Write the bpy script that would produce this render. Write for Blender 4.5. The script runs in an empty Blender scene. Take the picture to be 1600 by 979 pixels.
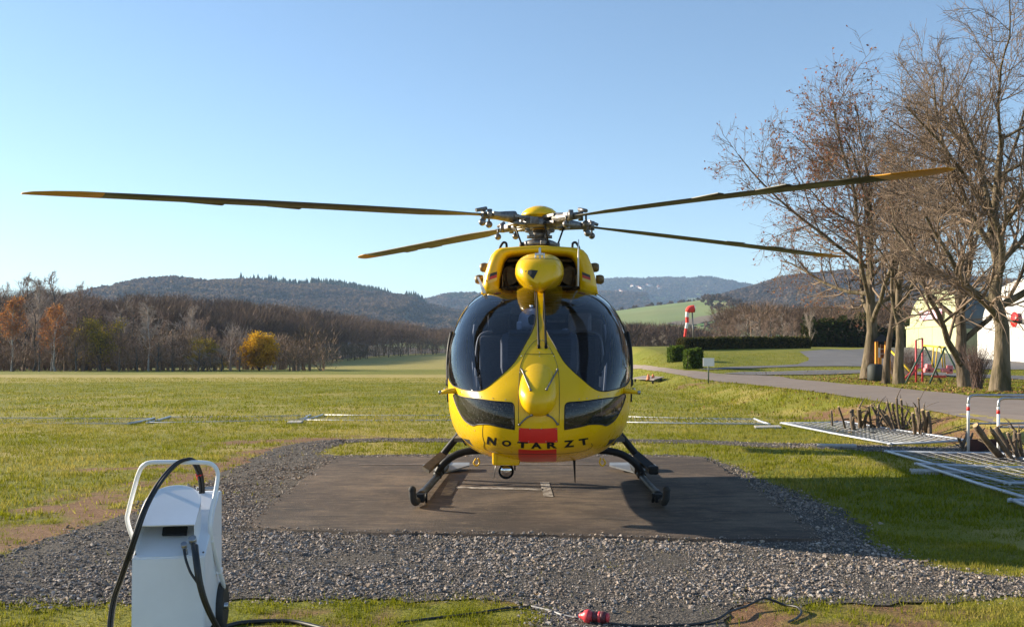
import bpy, bmesh, math, random
import numpy as np
from mathutils import Vector, Matrix
from mathutils.geometry import delaunay_2d_cdt
from mathutils.bvhtree import BVHTree

R = math.radians
rng = np.random.default_rng(7)
random.seed(7)
scene = bpy.context.scene
COL = scene.collection

# ------------------------------------------------------------------ camera
FPX, PCX, PCY = 1500.0, 843.0, 562.0
CAM = np.array([0.0, -11.55, 1.6])
cam_data = bpy.data.cameras.new('camera')
cam = bpy.data.objects.new('camera', cam_data)
COL.objects.link(cam)
cam.location = CAM
cam.rotation_euler = (R(90), 0, 0)
cam_data.sensor_width = 36.0
cam_data.lens = 36.0 * FPX / 1600.0
cam_data.shift_x = -(PCX - 800.0) / 1600.0
cam_data.shift_y = (PCY - 489.5) / 1600.0
cam_data.clip_start = 0.05
cam_data.clip_end = 30000
scene.camera = cam

# ------------------------------------------------------------------ light
SUN_EL, SUN_AZ = R(18.5), math.atan2(-0.932, 0.362)      # azimuth from +Y towards +X
to_sun = Vector((math.sin(SUN_AZ) * math.cos(SUN_EL), math.cos(SUN_AZ) * math.cos(SUN_EL), math.sin(SUN_EL)))
sd = bpy.data.lights.new('sun', 'SUN')
sd.energy = 5.0
sd.angle = R(0.53)
sd.color = (1.0, 0.87, 0.68)
sun = bpy.data.objects.new('sun', sd)
COL.objects.link(sun)
sun.location = to_sun * 100
sun.rotation_euler = to_sun.to_track_quat('Z', 'Y').to_euler()
world = bpy.data.worlds.new('World')
scene.world = world
world.use_nodes = True
wn = world.node_tree
bg = wn.nodes['Background']
sky = wn.nodes.new('ShaderNodeTexSky')
sky.sky_type = 'NISHITA'
sky.sun_disc = False
sky.sun_elevation = SUN_EL
sky.sun_rotation = SUN_AZ
sky.altitude = 300
sky.air_density = 1.0
sky.dust_density = 0.1
sky.ozone_density = 2.3
wn.links.new(sky.outputs[0], bg.inputs[0])
bg.inputs[1].default_value = 0.079
scene.view_settings.view_transform = 'Standard'
scene.view_settings.look = 'None'
scene.view_settings.gamma = 1
scene.view_settings.exposure = 1.35
scene.cycles.max_bounces = 8
scene.cycles.transparent_max_bounces = 12
scene.cycles.volume_bounces = 1

# ------------------------------------------------------------------ helpers
def sstep(a, b, x):
    t = np.clip((np.asarray(x, float) - a) / (b - a), 0, 1)
    return t * t * (3 - 2 * t)

def at(px, py, d):
    """world point seen at photo pixel (px,py), d metres ahead of the camera"""
    return np.array([(px - PCX) / FPX * d, CAM[1] + d, CAM[2] + (PCY - py) / FPX * d])

def terrain(x, y):
    x = np.asarray(x, float); y = np.asarray(y, float)
    d = y + 11.55
    w0 = np.interp(d, [10, 22, 30, 60], [7.3, 7.4, 6.6, 6.2])
    w1 = np.interp(d, [10, 22, 30, 60], [9.0, 9.2, 9.0, 9.0])
    t = np.clip((x - w0) / (w1 - w0), 0, 1)
    bank = t * t * (3 - 2 * t) * 0.45
    r1 = np.interp(d, [50, 56, 67, 80, 92, 110, 150, 170, 260], [0, .08, .62, 1.45, 2.2, 2.7, 3.0, 2.8, 0.])
    r2 = np.interp(d, [50, 60, 75, 88, 94, 104, 150, 170, 260], [0, .2, .7, 1.2, 1.7, 2.5, 3.0, 2.8, 0.])
    k = sstep(26, 36, x); rise = r1 * (1 - k) + r2 * k
    m = sstep(6, 11, x)
    z = bank * (1 - sstep(200, 300, d)) + rise * m
    z = z + 5.0 * sstep(200, 480, d)
    z = z + 0.02 * np.sin(x * .9 + 1) * np.sin(y * .7) * sstep(9, 14, np.hypot(x, y))
    return z

def gp(px, py, dz=0.0):
    """ground point under a photo pixel"""
    dx, dzv = (px - PCX) / FPX, (PCY - py) / FPX
    ds = np.concatenate([np.linspace(4, 60, 1200), np.linspace(60, 600, 3000)])
    h = CAM[2] + dzv * ds - terrain(dx * ds, CAM[1] + ds)
    k = np.argmax(h < 0) if (h < 0).any() else len(ds) - 1
    if k > 0:
        f = h[k - 1] / (h[k - 1] - h[k] + 1e-9)
        d = ds[k - 1] + f * (ds[k] - ds[k - 1])
    else:
        d = ds[0]
    x, y = dx * d, CAM[1] + d
    return np.array([x, y, float(terrain(x, y)) + dz])

def link(o, parent=None):
    COL.objects.link(o)
    if parent is not None:
        o.parent = parent
    return o

def tag(o, label=None, cat=None, group=None, kind=None):
    if label: o['label'] = label
    if cat: o['category'] = cat
    if group: o['group'] = group
    if kind: o['kind'] = kind
    return o

def thing(name, label, cat, loc=(0, 0, 0), rz=0.0, group=None):
    o = bpy.data.objects.new(name, None)
    o.empty_display_size = 0.2
    o.location = loc
    o.rotation_euler = (0, 0, rz)
    link(o)
    return tag(o, label, cat, group)

def npmesh(name, V, faces, mats, smooth=False, midx=None, col=None, uvattr=None):
    """faces: list of int arrays (n,k)"""
    me = bpy.data.meshes.new(name)
    V = np.asarray(V, np.float32)
    if isinstance(faces, np.ndarray): faces = [faces]
    faces = [f for f in faces if len(f)]
    loops = np.concatenate([f.ravel() for f in faces]).astype(np.int32)
    tot = np.concatenate([np.full(len(f), f.shape[1]) for f in faces]).astype(np.int32)
    start = np.concatenate([[0], np.cumsum(tot)[:-1]]).astype(np.int32)
    me.vertices.add(len(V)); me.vertices.foreach_set('co', V.ravel())
    me.loops.add(len(loops)); me.loops.foreach_set('vertex_index', loops)
    me.polygons.add(len(tot)); me.polygons.foreach_set('loop_start', start)
    if midx is not None: me.polygons.foreach_set('material_index', np.asarray(midx, np.int32))
    me.polygons.foreach_set('use_smooth', np.full(len(tot), bool(smooth)))
    for m in (mats if isinstance(mats, (list, tuple)) else [mats]): me.materials.append(m)
    if col is not None:
        for k, c in col.items():
            c = np.asarray(c, np.float32)
            if c.ndim == 1:
                a = me.attributes.new(k, 'FLOAT', 'POINT'); a.data.foreach_set('value', c)
            else:
                if c.shape[1] == 3: c = np.concatenate([c, np.ones((len(c), 1), np.float32)], 1)
                a = me.attributes.new(k, 'FLOAT_COLOR', 'POINT'); a.data.foreach_set('color', c.ravel())
    me.update(calc_edges=True)
    me.validate()
    return me

def npobj(name, V, faces, mats, parent=None, **kw):
    return link(bpy.data.objects.new(name, npmesh(name, V, faces, mats, **kw)), parent)

class MB:
    """mesh builder: collects shapes that become ONE mesh object"""
    def __init__(s): s.v = []; s.f = []; s.sm = []
    def add(s, V, Fs, smooth=True):
        b = len(s.v)
        s.v += [tuple(map(float, p)) for p in V]
        for f in Fs: s.f.append(tuple(i + b for i in f)); s.sm.append(smooth)
        return s
    def box(s, c, size, rot=None, taper=1.0, bev=0.0):
        hx, hy, hz = size[0] / 2, size[1] / 2, size[2] / 2
        if bev <= 0:
            P = [(-hx, -hy, -hz), (hx, -hy, -hz), (hx, hy, -hz), (-hx, hy, -hz),
                 (-hx * taper, -hy * taper, hz), (hx * taper, -hy * taper, hz), (hx * taper, hy * taper, hz), (-hx * taper, hy * taper, hz)]
            Fs = [(3, 2, 1, 0), (4, 5, 6, 7), (0, 1, 5, 4), (1, 2, 6, 5), (2, 3, 7, 6), (3, 0, 4, 7)]
        else:
            bm = bmesh.new(); bmesh.ops.create_cube(bm, size=1)
            for v in bm.verts:
                k = taper if v.co.z > 0 else 1
                v.co = Vector((v.co.x * size[0] * k, v.co.y * size[1] * k, v.co.z * size[2]))
            bmesh.ops.bevel(bm, geom=bm.edges[:], offset=bev, segments=2, affect='EDGES', profile=.6)
            bm.verts.index_update()
            P = [tuple(v.co) for v in bm.verts]; Fs = [tuple(v.index for v in f.verts) for f in bm.faces]
            bm.free()
        c = Vector(c)
        if rot is not None:
            M = rot if isinstance(rot, Matrix) else Matrix.Rotation(rot[2], 3, 'Z') @ Matrix.Rotation(rot[1], 3, 'Y') @ Matrix.Rotation(rot[0], 3, 'X')
            P = [M.to_3x3() @ Vector(p) for p in P]
        return s.add([Vector(p) + c for p in P], Fs, False)
    def tube(s, path, r, n=10, caps=True, closed=False, squash=None):
        P = [Vector(p) for p in path]; m = len(P)
        rs = [r] * m if np.isscalar(r) else list(r)
        T = []
        for i in range(m):
            a = P[(i - 1) % m] if (closed or i > 0) else P[i]
            b = P[(i + 1) % m] if (closed or i < m - 1) else P[i]
            t = (b - a); T.append(t.normalized() if t.length > 1e-9 else Vector((0, 0, 1)))
        ref = Vector((0, 0, 1)) if abs(T[0].z) < .9 else Vector((1, 0, 0))
        u = T[0].cross(ref).normalized()
        V = []
        for i in range(m):
            u = (u - T[i] * u.dot(T[i])).normalized(); w = T[i].cross(u)
            for k in range(n):
                a = 2 * math.pi * k / n
                V.append(P[i] + (u * math.cos(a) + w * math.sin(a)) * rs[i])
        Fs = []
        for i in range(m if closed else m - 1):
            j = (i + 1) % m
            for k in range(n):
                l = (k + 1) % n
                Fs.append((i * n + k, i * n + l, j * n + l, j * n + k))
        s.add(V, Fs)
        if caps and not closed:
            b = len(s.v) - m * n
            s.f.append(tuple(b + k for k in range(n))[::-1]); s.sm.append(False)
            s.f.append(tuple(b + (m - 1) * n + k for k in range(n))); s.sm.append(False)
        return s
    def cyl(s, a, b, r, n=16, r2=None):
        return s.tube([a, b], [r, r if r2 is None else r2], n)
    def lathe(s, prof, c=(0, 0, 0), M=None, n=24, smooth=True):
        """prof: list of (radius, z)"""
        V = []; c = Vector(c)
        for (r, z) in prof:
            for k in range(n):
                a = 2 * math.pi * k / n
                p = Vector((r * math.cos(a), r * math.sin(a), z))
                V.append((M @ p if M is not None else p) + c)
        Fs = []
        for i in range(len(prof) - 1):
            for k in range(n):
                l = (k + 1) % n
                Fs.append((i * n + k, i * n + l, (i + 1) * n + l, (i + 1) * n + k))
        s.add(V, Fs, smooth)
        b = len(s.v) - len(prof) * n
        if prof[0][0] > 1e-6: s.f.append(tuple(b + k for k in range(n))[::-1]); s.sm.append(False)
        if prof[-1][0] > 1e-6: s.f.append(tuple(b + (len(prof) - 1) * n + k for k in range(n))); s.sm.append(False)
        return s
    def ball(s, c, r, n=14, m=8, sc=(1, 1, 1)):
        V = []; Fs = []
        for i in range(m + 1):
            th = math.pi * i / m
            for k in range(n):
                a = 2 * math.pi * k / n
                V.append((c[0] + r * sc[0] * math.sin(th) * math.cos(a), c[1] + r * sc[1] * math.sin(th) * math.sin(a), c[2] + r * sc[2] * math.cos(th)))
        for i in range(m):
            for k in range(n):
                l = (k + 1) % n
                Fs.append((i * n + k, (i + 1) * n + k, (i + 1) * n + l, i * n + l))
        return s.add(V, Fs)
    def loft(s, rings, cap0=True, cap1=True, smooth=True):
        n = len(rings[0]); V = [p for r in rings for p in r]; Fs = []
        for i in range(len(rings) - 1):
            for k in range(n):
                l = (k + 1) % n
                Fs.append((i * n + k, i * n + l, (i + 1) * n + l, (i + 1) * n + k))
        s.add(V, Fs, smooth); b = len(s.v) - len(V)
        if cap0: s.f.append(tuple(b + k for k in range(n))[::-1]); s.sm.append(False)
        if cap1: s.f.append(tuple(b + (len(rings) - 1) * n + k for k in range(n))); s.sm.append(False)
        return s
    def build(s, name, mat, parent=None, origin=None):
        me = bpy.data.meshes.new(name)
        v = s.v
        if origin is not None: v = [(p[0] - origin[0], p[1] - origin[1], p[2] - origin[2]) for p in v]
        me.from_pydata(v, [], s.f)
        me.polygons.foreach_set('use_smooth', s.sm)
        me.materials.append(mat)
        bm = bmesh.new(); bm.from_mesh(me)
        bmesh.ops.remove_doubles(bm, verts=bm.verts, dist=1e-6)
        bmesh.ops.recalc_face_normals(bm, faces=bm.faces)
        bm.to_mesh(me); bm.free()
        o = bpy.data.objects.new(name, me)
        if origin is not None: o.location = origin
        return link(o, parent)

def crom(pts, n=8, closed=False):
    """Catmull-Rom through points"""
    P = [np.array(p, float) for p in pts]; m = len(P); out = []
    for i in range(m if closed else m - 1):
        p0 = P[(i - 1) % m] if (closed or i > 0) else P[i]
        p1 = P[i]; p2 = P[(i + 1) % m]
        p3 = P[(i + 2) % m] if (closed or i + 2 < m) else p2
        for k in range(n):
            t = k / n
            out.append(.5 * ((2 * p1) + (-p0 + p2) * t + (2 * p0 - 5 * p1 + 4 * p2 - p3) * t * t + (-p0 + 3 * p1 - 3 * p2 + p3) * t ** 3))
    if not closed: out.append(P[-1])
    return out

def copy_tree(o, parent=None):
    c = o.copy(); COL.objects.link(c)
    if parent is not None: c.parent = parent
    for ch in list(o.children): copy_tree(ch, c)
    return c

# ------------------------------------------------------------------ materials
def pmat(name, c1, c2=None, scale=6.0, rough=.5, metal=0.0, bump=0.0, bscale=60.0, coat=0.0, attr=None, rvar=0.0, detail=6, spec=.5, contrast=(.35, .65), disp=.01, vec=None):
    m = bpy.data.materials.new(name); m.use_nodes = True
    nt = m.node_tree; b = nt.nodes['Principled BSDF']; L = nt.links.new
    b.inputs['Base Color'].default_value = (*c1, 1)
    b.inputs['Roughness'].default_value = rough
    b.inputs['Metallic'].default_value = metal
    b.inputs['Coat Weight'].default_value = coat
    b.inputs['Coat Roughness'].default_value = .06
    b.inputs['Specular IOR Level'].default_value = spec
    tc = nt.nodes.new('ShaderNodeTexCoord'); VEC = tc.outputs['Object']
    if vec:
        mp = nt.nodes.new('ShaderNodeMapping'); mp.inputs['Scale'].default_value = vec; L(VEC, mp.inputs[0]); VEC = mp.outputs[0]
    col = None
    if c2 is not None or rvar:
        n = nt.nodes.new('ShaderNodeTexNoise'); n.inputs['Scale'].default_value = scale; n.inputs['Detail'].default_value = detail
        n.inputs['Roughness'].default_value = .6
        L(VEC, n.inputs['Vector'])
        r = nt.nodes.new('ShaderNodeMapRange')
        r.inputs[1].default_value = contrast[0]; r.inputs[2].default_value = contrast[1]
        L(n.outputs['Fac'], r.inputs[0])
        if c2 is not None:
            mx = nt.nodes.new('ShaderNodeMix'); mx.data_type = 'RGBA'
            mx.inputs['A'].default_value = (*c1, 1); mx.inputs['B'].default_value = (*c2, 1)
            L(r.outputs[0], mx.inputs['Factor']); col = mx.outputs['Result']
        if rvar:
            r2 = nt.nodes.new('ShaderNodeMapRange'); r2.inputs[3].default_value = rough - rvar; r2.inputs[4].default_value = rough + rvar
            L(r.outputs[0], r2.inputs[0]); L(r2.outputs[0], b.inputs['Roughness'])
    if attr:
        a = nt.nodes.new('ShaderNodeAttribute'); a.attribute_name = attr
        if col is None: col = a.outputs['Color']
        else:
            mu = nt.nodes.new('ShaderNodeMix'); mu.data_type = 'RGBA'; mu.blend_type = 'MULTIPLY'; mu.inputs['Factor'].default_value = 1
            L(col, mu.inputs['A']); L(a.outputs['Color'], mu.inputs['B']); col = mu.outputs['Result']
    if col is not None: L(col, b.inputs['Base Color'])
    if bump:
        n2 = nt.nodes.new('ShaderNodeTexNoise'); n2.inputs['Scale'].default_value = bscale; n2.inputs['Detail'].default_value = 5
        L(VEC, n2.inputs['Vector'])
        bp = nt.nodes.new('ShaderNodeBump'); bp.inputs['Strength'].default_value = bump; bp.inputs['Distance'].default_value = disp
        L(n2.outputs['Fac'], bp.inputs['Height']); L(bp.outputs[0], b.inputs['Normal'])
    return m

def glassmat(name, tint=(.45, .52, .62), rough=.0, ior=1.5, dirt=0.0):
    m = bpy.data.materials.new(name); m.use_nodes = True; nt = m.node_tree; L = nt.links.new
    nt.nodes.remove(nt.nodes['Principled BSDF']); out = nt.nodes['Material Output']
    tr = nt.nodes.new('ShaderNodeBsdfTransparent'); tr.inputs[0].default_value = (*tint, 1)
    gl = nt.nodes.new('ShaderNodeBsdfGlossy'); gl.inputs['Roughness'].default_value = rough; gl.inputs[0].default_value = (1, 1, 1, 1)
    fr = nt.nodes.new('ShaderNodeFresnel'); fr.inputs[0].default_value = ior
    mx = nt.nodes.new('ShaderNodeMixShader')
    L(fr.outputs[0], mx.inputs[0]); L(tr.outputs[0], mx.inputs[1]); L(gl.outputs[0], mx.inputs[2])
    res = mx.outputs[0]
    if dirt:
        df = nt.nodes.new('ShaderNodeBsdfDiffuse'); df.inputs[0].default_value = (.55, .52, .45, 1)
        tc = nt.nodes.new('ShaderNodeTexCoord'); n = nt.nodes.new('ShaderNodeTexNoise'); n.inputs['Scale'].default_value = 90; n.inputs['Detail'].default_value = 4
        L(tc.outputs['Object'], n.inputs['Vector'])
        r = nt.nodes.new('ShaderNodeMapRange'); r.inputs[1].default_value = .45; r.inputs[2].default_value = .8; r.inputs[3].default_value = 0; r.inputs[4].default_value = dirt
        L(n.outputs['Fac'], r.inputs[0]); m2 = nt.nodes.new('ShaderNodeMixShader')
        L(r.outputs[0], m2.inputs[0]); L(res, m2.inputs[1]); L(df.outputs[0], m2.inputs[2]); res = m2.outputs[0]
    L(res, out.inputs[0])
    return m

M_YEL = pmat('yellow_paint', (.82, .50, .002), (.78, .465, .002), scale=3, rough=.28, coat=.15, rvar=.05, spec=.35)
M_RED = pmat('red_panel', (.74, .02, .012), (.66, .016, .01), rough=.4, coat=.1)
M_BLK = pmat('black_paint', (.012, .012, .013), (.02, .02, .02), scale=12, rough=.5, rvar=.08, bump=.03, spec=.2)
M_BLKM = pmat('black_matt', (.018, .018, .018), (.03, .03, .03), scale=20, rough=.7)
M_RUB = pmat('rubber', (.02, .02, .02), (.035, .033, .03), scale=15, rough=.8, bump=.1)
M_GRY = pmat('grey_metal', (.22, .21, .20), (.12, .115, .11), scale=25, rough=.42, metal=.6)
M_STL = pmat('steel', (.45, .45, .46), (.3, .3, .31), scale=30, rough=.3, metal=.9)
M_BRZ = pmat('brown_metal', (.24, .16, .06), (.13, .095, .055), scale=30, rough=.5, metal=.5)
M_BLADE = pmat('blade_grey', (.085, .082, .062), (.065, .064, .052), scale=4, rough=.5, rvar=.08)
M_TIP = pmat('blade_tip_yellow', (.55, .27, .02), (.5, .24, .02), scale=8, rough=.45)
M_INT = pmat('cockpit_grey', (.085, .088, .095), (.06, .062, .068), scale=8, rough=.7)
M_INTL = pmat('cockpit_trim', (.30, .30, .31), (.22, .22, .23), scale=8, rough=.6)
M_SEAT = pmat('seat_fabric', (.03, .033, .04), (.045, .048, .055), scale=40, rough=.9, bump=.2)
M_WHT = pmat('white_paint', (.82, .82, .81), (.77, .77, .76), scale=4, rough=.35)
M_GLS = glassmat('tinted_glass', (.74, .79, .90), rough=.02, dirt=.02)
M_CHIN = glassmat('chin_glass', (.14, .145, .15), dirt=.22)
M_SEAM = pmat('panel_seam', (.05, .035, .01), rough=.7)
# ------------------------------------------------------------------ ground
def vnoise(x, y, scale, seed):
    g = np.random.default_rng(seed).random((64, 64))
    u = np.asarray(x, float) / scale; v = np.asarray(y, float) / scale
    i = np.floor(u).astype(int); j = np.floor(v).astype(int)
    fu = u - i; fv = v - j
    fu = fu * fu * (3 - 2 * fu); fv = fv * fv * (3 - 2 * fv)
    a = g[i % 64, j % 64]; b = g[(i + 1) % 64, j % 64]; c = g[i % 64, (j + 1) % 64]; d = g[(i + 1) % 64, (j + 1) % 64]
    return (a * (1 - fu) + b * fu) * (1 - fv) + (c * (1 - fu) + d * fu) * fv

def fbm(x, y, scale, seed):
    return .5 * vnoise(x, y, scale, seed) + .3 * vnoise(x, y, scale / 2.3, seed + 1) + .2 * vnoise(x, y, scale / 5.1, seed + 2)

def pip(x, y, poly):
    x = np.asarray(x); y = np.asarray(y); ins = np.zeros(x.shape, bool)
    n = len(poly)
    for i in range(n):
        x0, y0 = poly[i][:2]; x1, y1 = poly[(i + 1) % n][:2]
        c = ((y0 > y) != (y1 > y)) & (x < (x1 - x0) * (y - y0) / (y1 - y0 + 1e-12) + x0)
        ins ^= c
    return ins

def pdist(x, y, line):
    best = np.full(np.shape(x), 1e9)
    for (a, b) in zip(line[:-1], line[1:]):
        ax, ay = a[:2]; bx, by = b[:2]
        dx, dy = bx - ax, by - ay; L2 = dx * dx + dy * dy + 1e-9
        t = np.clip(((x - ax) * dx + (y - ay) * dy) / L2, 0, 1)
        best = np.minimum(best, np.hypot(x - ax - t * dx, y - ay - t * dy))
    return best

def poly_px(pts, dz=0): return [tuple(gp(px, py, dz)) for px, py in pts]

PAD_PX = [(375, 828), (402, 806), (440, 776), (486, 744), (527, 717), (700, 715), (900, 715), (1097, 716), (1160, 751), (1212, 786), (1250, 815), (1284, 846), (1100, 847), (850, 840), (600, 836)]
PAD = poly_px(PAD_PX)
GRAVEL_PX = [(-60, 880), (0, 868), (60, 850), (120, 832), (190, 808), (260, 778), (310, 762), (350, 742), (400, 712), (440, 698), (480, 690), (530, 686), (548, 691), (505, 702), (500, 709), (540, 711), (700, 710), (900, 709), (1060, 711), (1110, 715), (1150, 730), (1185, 747), (1240, 770), (1300, 795), (1345, 825), (1370, 850), (1400, 868), (1450, 884), (1520, 896), (1640, 908), (1680, 930), (1600, 934), (1500, 937), (1400, 938), (1300, 941), (1200, 938), (1140, 943), (1120, 962), (1130, 1000), (1130, 1080), (830, 1080), (836, 1000), (842, 960), (832, 940), (740, 936), (640, 938), (560, 936), (470, 941), (400, 938), (330, 942), (200, 942), (100, 944), (-60, 948)]
GRAVEL = poly_px(GRAVEL_PX)
TRACK_PX = [(520, 687), (600, 684), (700, 685), (850, 684), (985, 686), (1080, 687), (1200, 692), (1330, 694), (1420, 698), (1500, 694), (1560, 700), (1650, 700), (1650, 728), (1540, 722), (1440, 712), (1330, 703), (1200, 699), (1080, 693), (985, 692), (850, 691), (700, 691), (600, 690), (535, 692)]
TRACK = poly_px(TRACK_PX)
SOIL_LINES = [([(0, 858), (60, 836), (130, 808), (190, 780), (260, 757), (320, 744), (380, 714), (430, 699), (500, 690)], .42),
              ([(80, 735), (160, 733), (240, 731), (300, 723)], .22), ([(370, 694), (440, 688), (520, 686)], .5),
              ([(1270, 650), (1310, 650), (1350, 664), (1420, 674), (1480, 688)], .55),
              ([(1140, 952), (1250, 962), (1380, 955)], .42), ([(640, 930), (600, 872), (660, 868)], .12),
              ([(1090, 852), (1180, 856)], .22), ([(1090, 880), (1140, 888)], .2), ([(1095, 598), (1112, 598)], .8),
              ([(-60, 872), (40, 846), (120, 815), (200, 785)], .75), ([(20, 800), (110, 790), (180, 770)], .35), ([(1120, 965), (1200, 975), (1300, 990)], .3)]
SOIL_LINES = [([gp(*p) for p in l], w) for l, w in SOIL_LINES]
ROAD_N = [(2300, 900), (1900, 770), (1700, 704), (1600, 673), (1492, 651.6), (1394, 632), (1296, 616), (1198, 604), (1100, 593.5), (1050, 584), (1010, 578), (985, 576)]
ROAD_F = [(985, 570), (1030, 574), (1070, 579), (1120, 584), (1182, 586.5), (1224, 589), (1329, 601), (1427, 609.5), (1525, 620.5), (1600, 626), (1700, 634), (1900, 655), (2400, 720)]
ROAD = poly_px(ROAD_N + ROAD_F)

def soil_mask(x, y):
    s = np.zeros(np.shape(x))
    n = .5 * fbm(x, y, .9, 11) + .5 * fbm(x, y, .33, 13)
    for l, w in SOIL_LINES:
        w2 = w * 1.15
        s = np.maximum(s, sstep(1.5, .4, pdist(x, y, l) / w2 + (n - .46) * 6.5))
    nr = sstep(-4.2, -4.6, y) * sstep(.50, .66, fbm(x, y, .55, 61)) * .85
    return np.maximum(s, nr)

def axis(lo_f, hi_f, step, lo, hi, grow, mid=None):
    a = list(np.arange(lo_f, hi_f + 1e-6, step)); s = step
    while a[-1] < hi:
        s = min(s * grow, 400); a.append(a[-1] + s)
    s = step; p = lo_f; pre = []
    while p > lo:
        s = min(s * grow, 400); p -= s; pre.append(p)
    return np.array(pre[::-1] + a)

gx = axis(-7.0, 11.0, .14, -6000, 6000, 1.055)
gy = axis(-7.5, 8.0, .12, -60, 6000, 1.045)
XX, YY = np.meshgrid(gx, gy)
ZZ = terrain(XX, YY) + .012 * (fbm(XX, YY, .5, 3) - .5) * 2 * (np.hypot(XX, YY) < 60)
inpad = pip(XX, YY, PAD)
ZZ = np.where(inpad, ZZ - .03, ZZ)
n0, n1 = XX.shape
idx = np.arange(n0 * n1).reshape(n0, n1)
quads = np.stack([idx[:-1, :-1], idx[:-1, 1:], idx[1:, 1:], idx[1:, :-1]], -1).reshape(-1, 4)
soil = soil_mask(XX, YY)
dd = YY + 11.55
wob = (fbm(XX, YY, 25, 21) - .5) * 26
tan = sstep(62, 72, dd + wob) * sstep(108, 100, dd + wob * .4) * sstep(2, -4, XX) * (.75 + .25 * vnoise(XX, YY, 9, 5))
tan = np.maximum(tan, .55 * sstep(19, 22, dd + wob * .1) * sstep(36, 26, dd + wob * .2) * sstep(6, 1, XX))
tan = np.maximum(tan, .8 * sstep(.52, .72, fbm(XX, YY, 3.2, 31)) * sstep(60, 30, dd))
dry = sstep(150, 175, dd) * sstep(8, 0, XX) * .6
M_GROUND = bpy.data.materials.new('meadow_ground'); M_GROUND.use_nodes = True
def _ground_nodes(m):
    nt = m.node_tree; L = nt.links.new; b = nt.nodes['Principled BSDF']; b.inputs['Roughness'].default_value = .9; b.inputs['Specular IOR Level'].default_value = .2
    g = nt.nodes.new('ShaderNodeNewGeometry')
    def noise(s, d=6):
        n = nt.nodes.new('ShaderNodeTexNoise'); n.inputs['Scale'].default_value = s; n.inputs['Detail'].default_value = d; n.inputs['Roughness'].default_value = .65
        L(g.outputs['Position'], n.inputs['Vector']); return n.outputs['Fac']
    def mix(f, a, bb, typ='MIX'):
        x = nt.nodes.new('ShaderNodeMix'); x.data_type = 'RGBA'; x.blend_type = typ
        for k, v in (('Factor', f), ('A', a), ('B', bb)):
            if isinstance(v, tuple): x.inputs[k].default_value = (*v, 1)
            elif isinstance(v, float): x.inputs[k].default_value = v
            else: L(v, x.inputs[k])
        return x.outputs['Result']
    def ramp(v, a, bb):
        r = nt.nodes.new('ShaderNodeMapRange'); r.inputs[1].default_value = a; r.inputs[2].default_value = bb; L(v, r.inputs[0]); return r.outputs[0]
    def attr(n):
        a = nt.nodes.new('ShaderNodeAttribute'); a.attribute_name = n; return a.outputs['Fac']
    c = mix(ramp(noise(2.5), .35, .65), (.135, .155, .008), (.19, .195, .014))
    c = mix(ramp(noise(.12, 4), .4, .62), c, (.25, .235, .03))
    c = mix(ramp(noise(.9, 6), .52, .72), c, (.26, .215, .05))
    c = mix(ramp(noise(28, 4), .45, .75), c, (.07, .09, .008))
    t = mix(ramp(noise(.5), .3, .7), (.44, .335, .11), (.34, .28, .08))
    c = mix(attr('tan'), c, t)
    s = mix(ramp(noise(7), .3, .7), (.17, .085, .042), (.28, .165, .09))
    s = mix(ramp(noise(60), .5, .7), s, (.09, .055, .03))
    c = mix(attr('soil'), c, s)
    L(c, b.inputs['Base Color'])
    bp = nt.nodes.new('ShaderNodeBump'); bp.inputs['Strength'].default_value = .9; bp.inputs['Distance'].default_value = .05
    L(noise(22, 8), bp.inputs['Height']); L(bp.outputs[0], b.inputs['Normal'])
_ground_nodes(M_GROUND)
ground = npobj('ground', np.stack([XX, YY, ZZ], -1).reshape(-1, 3), quads, M_GROUND, smooth=True,
               col={'soil': soil.ravel(), 'tan': np.maximum(tan, dry).ravel()})
tag(ground, 'wide flat meadow of short green and straw coloured grass', None, kind='structure')

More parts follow.
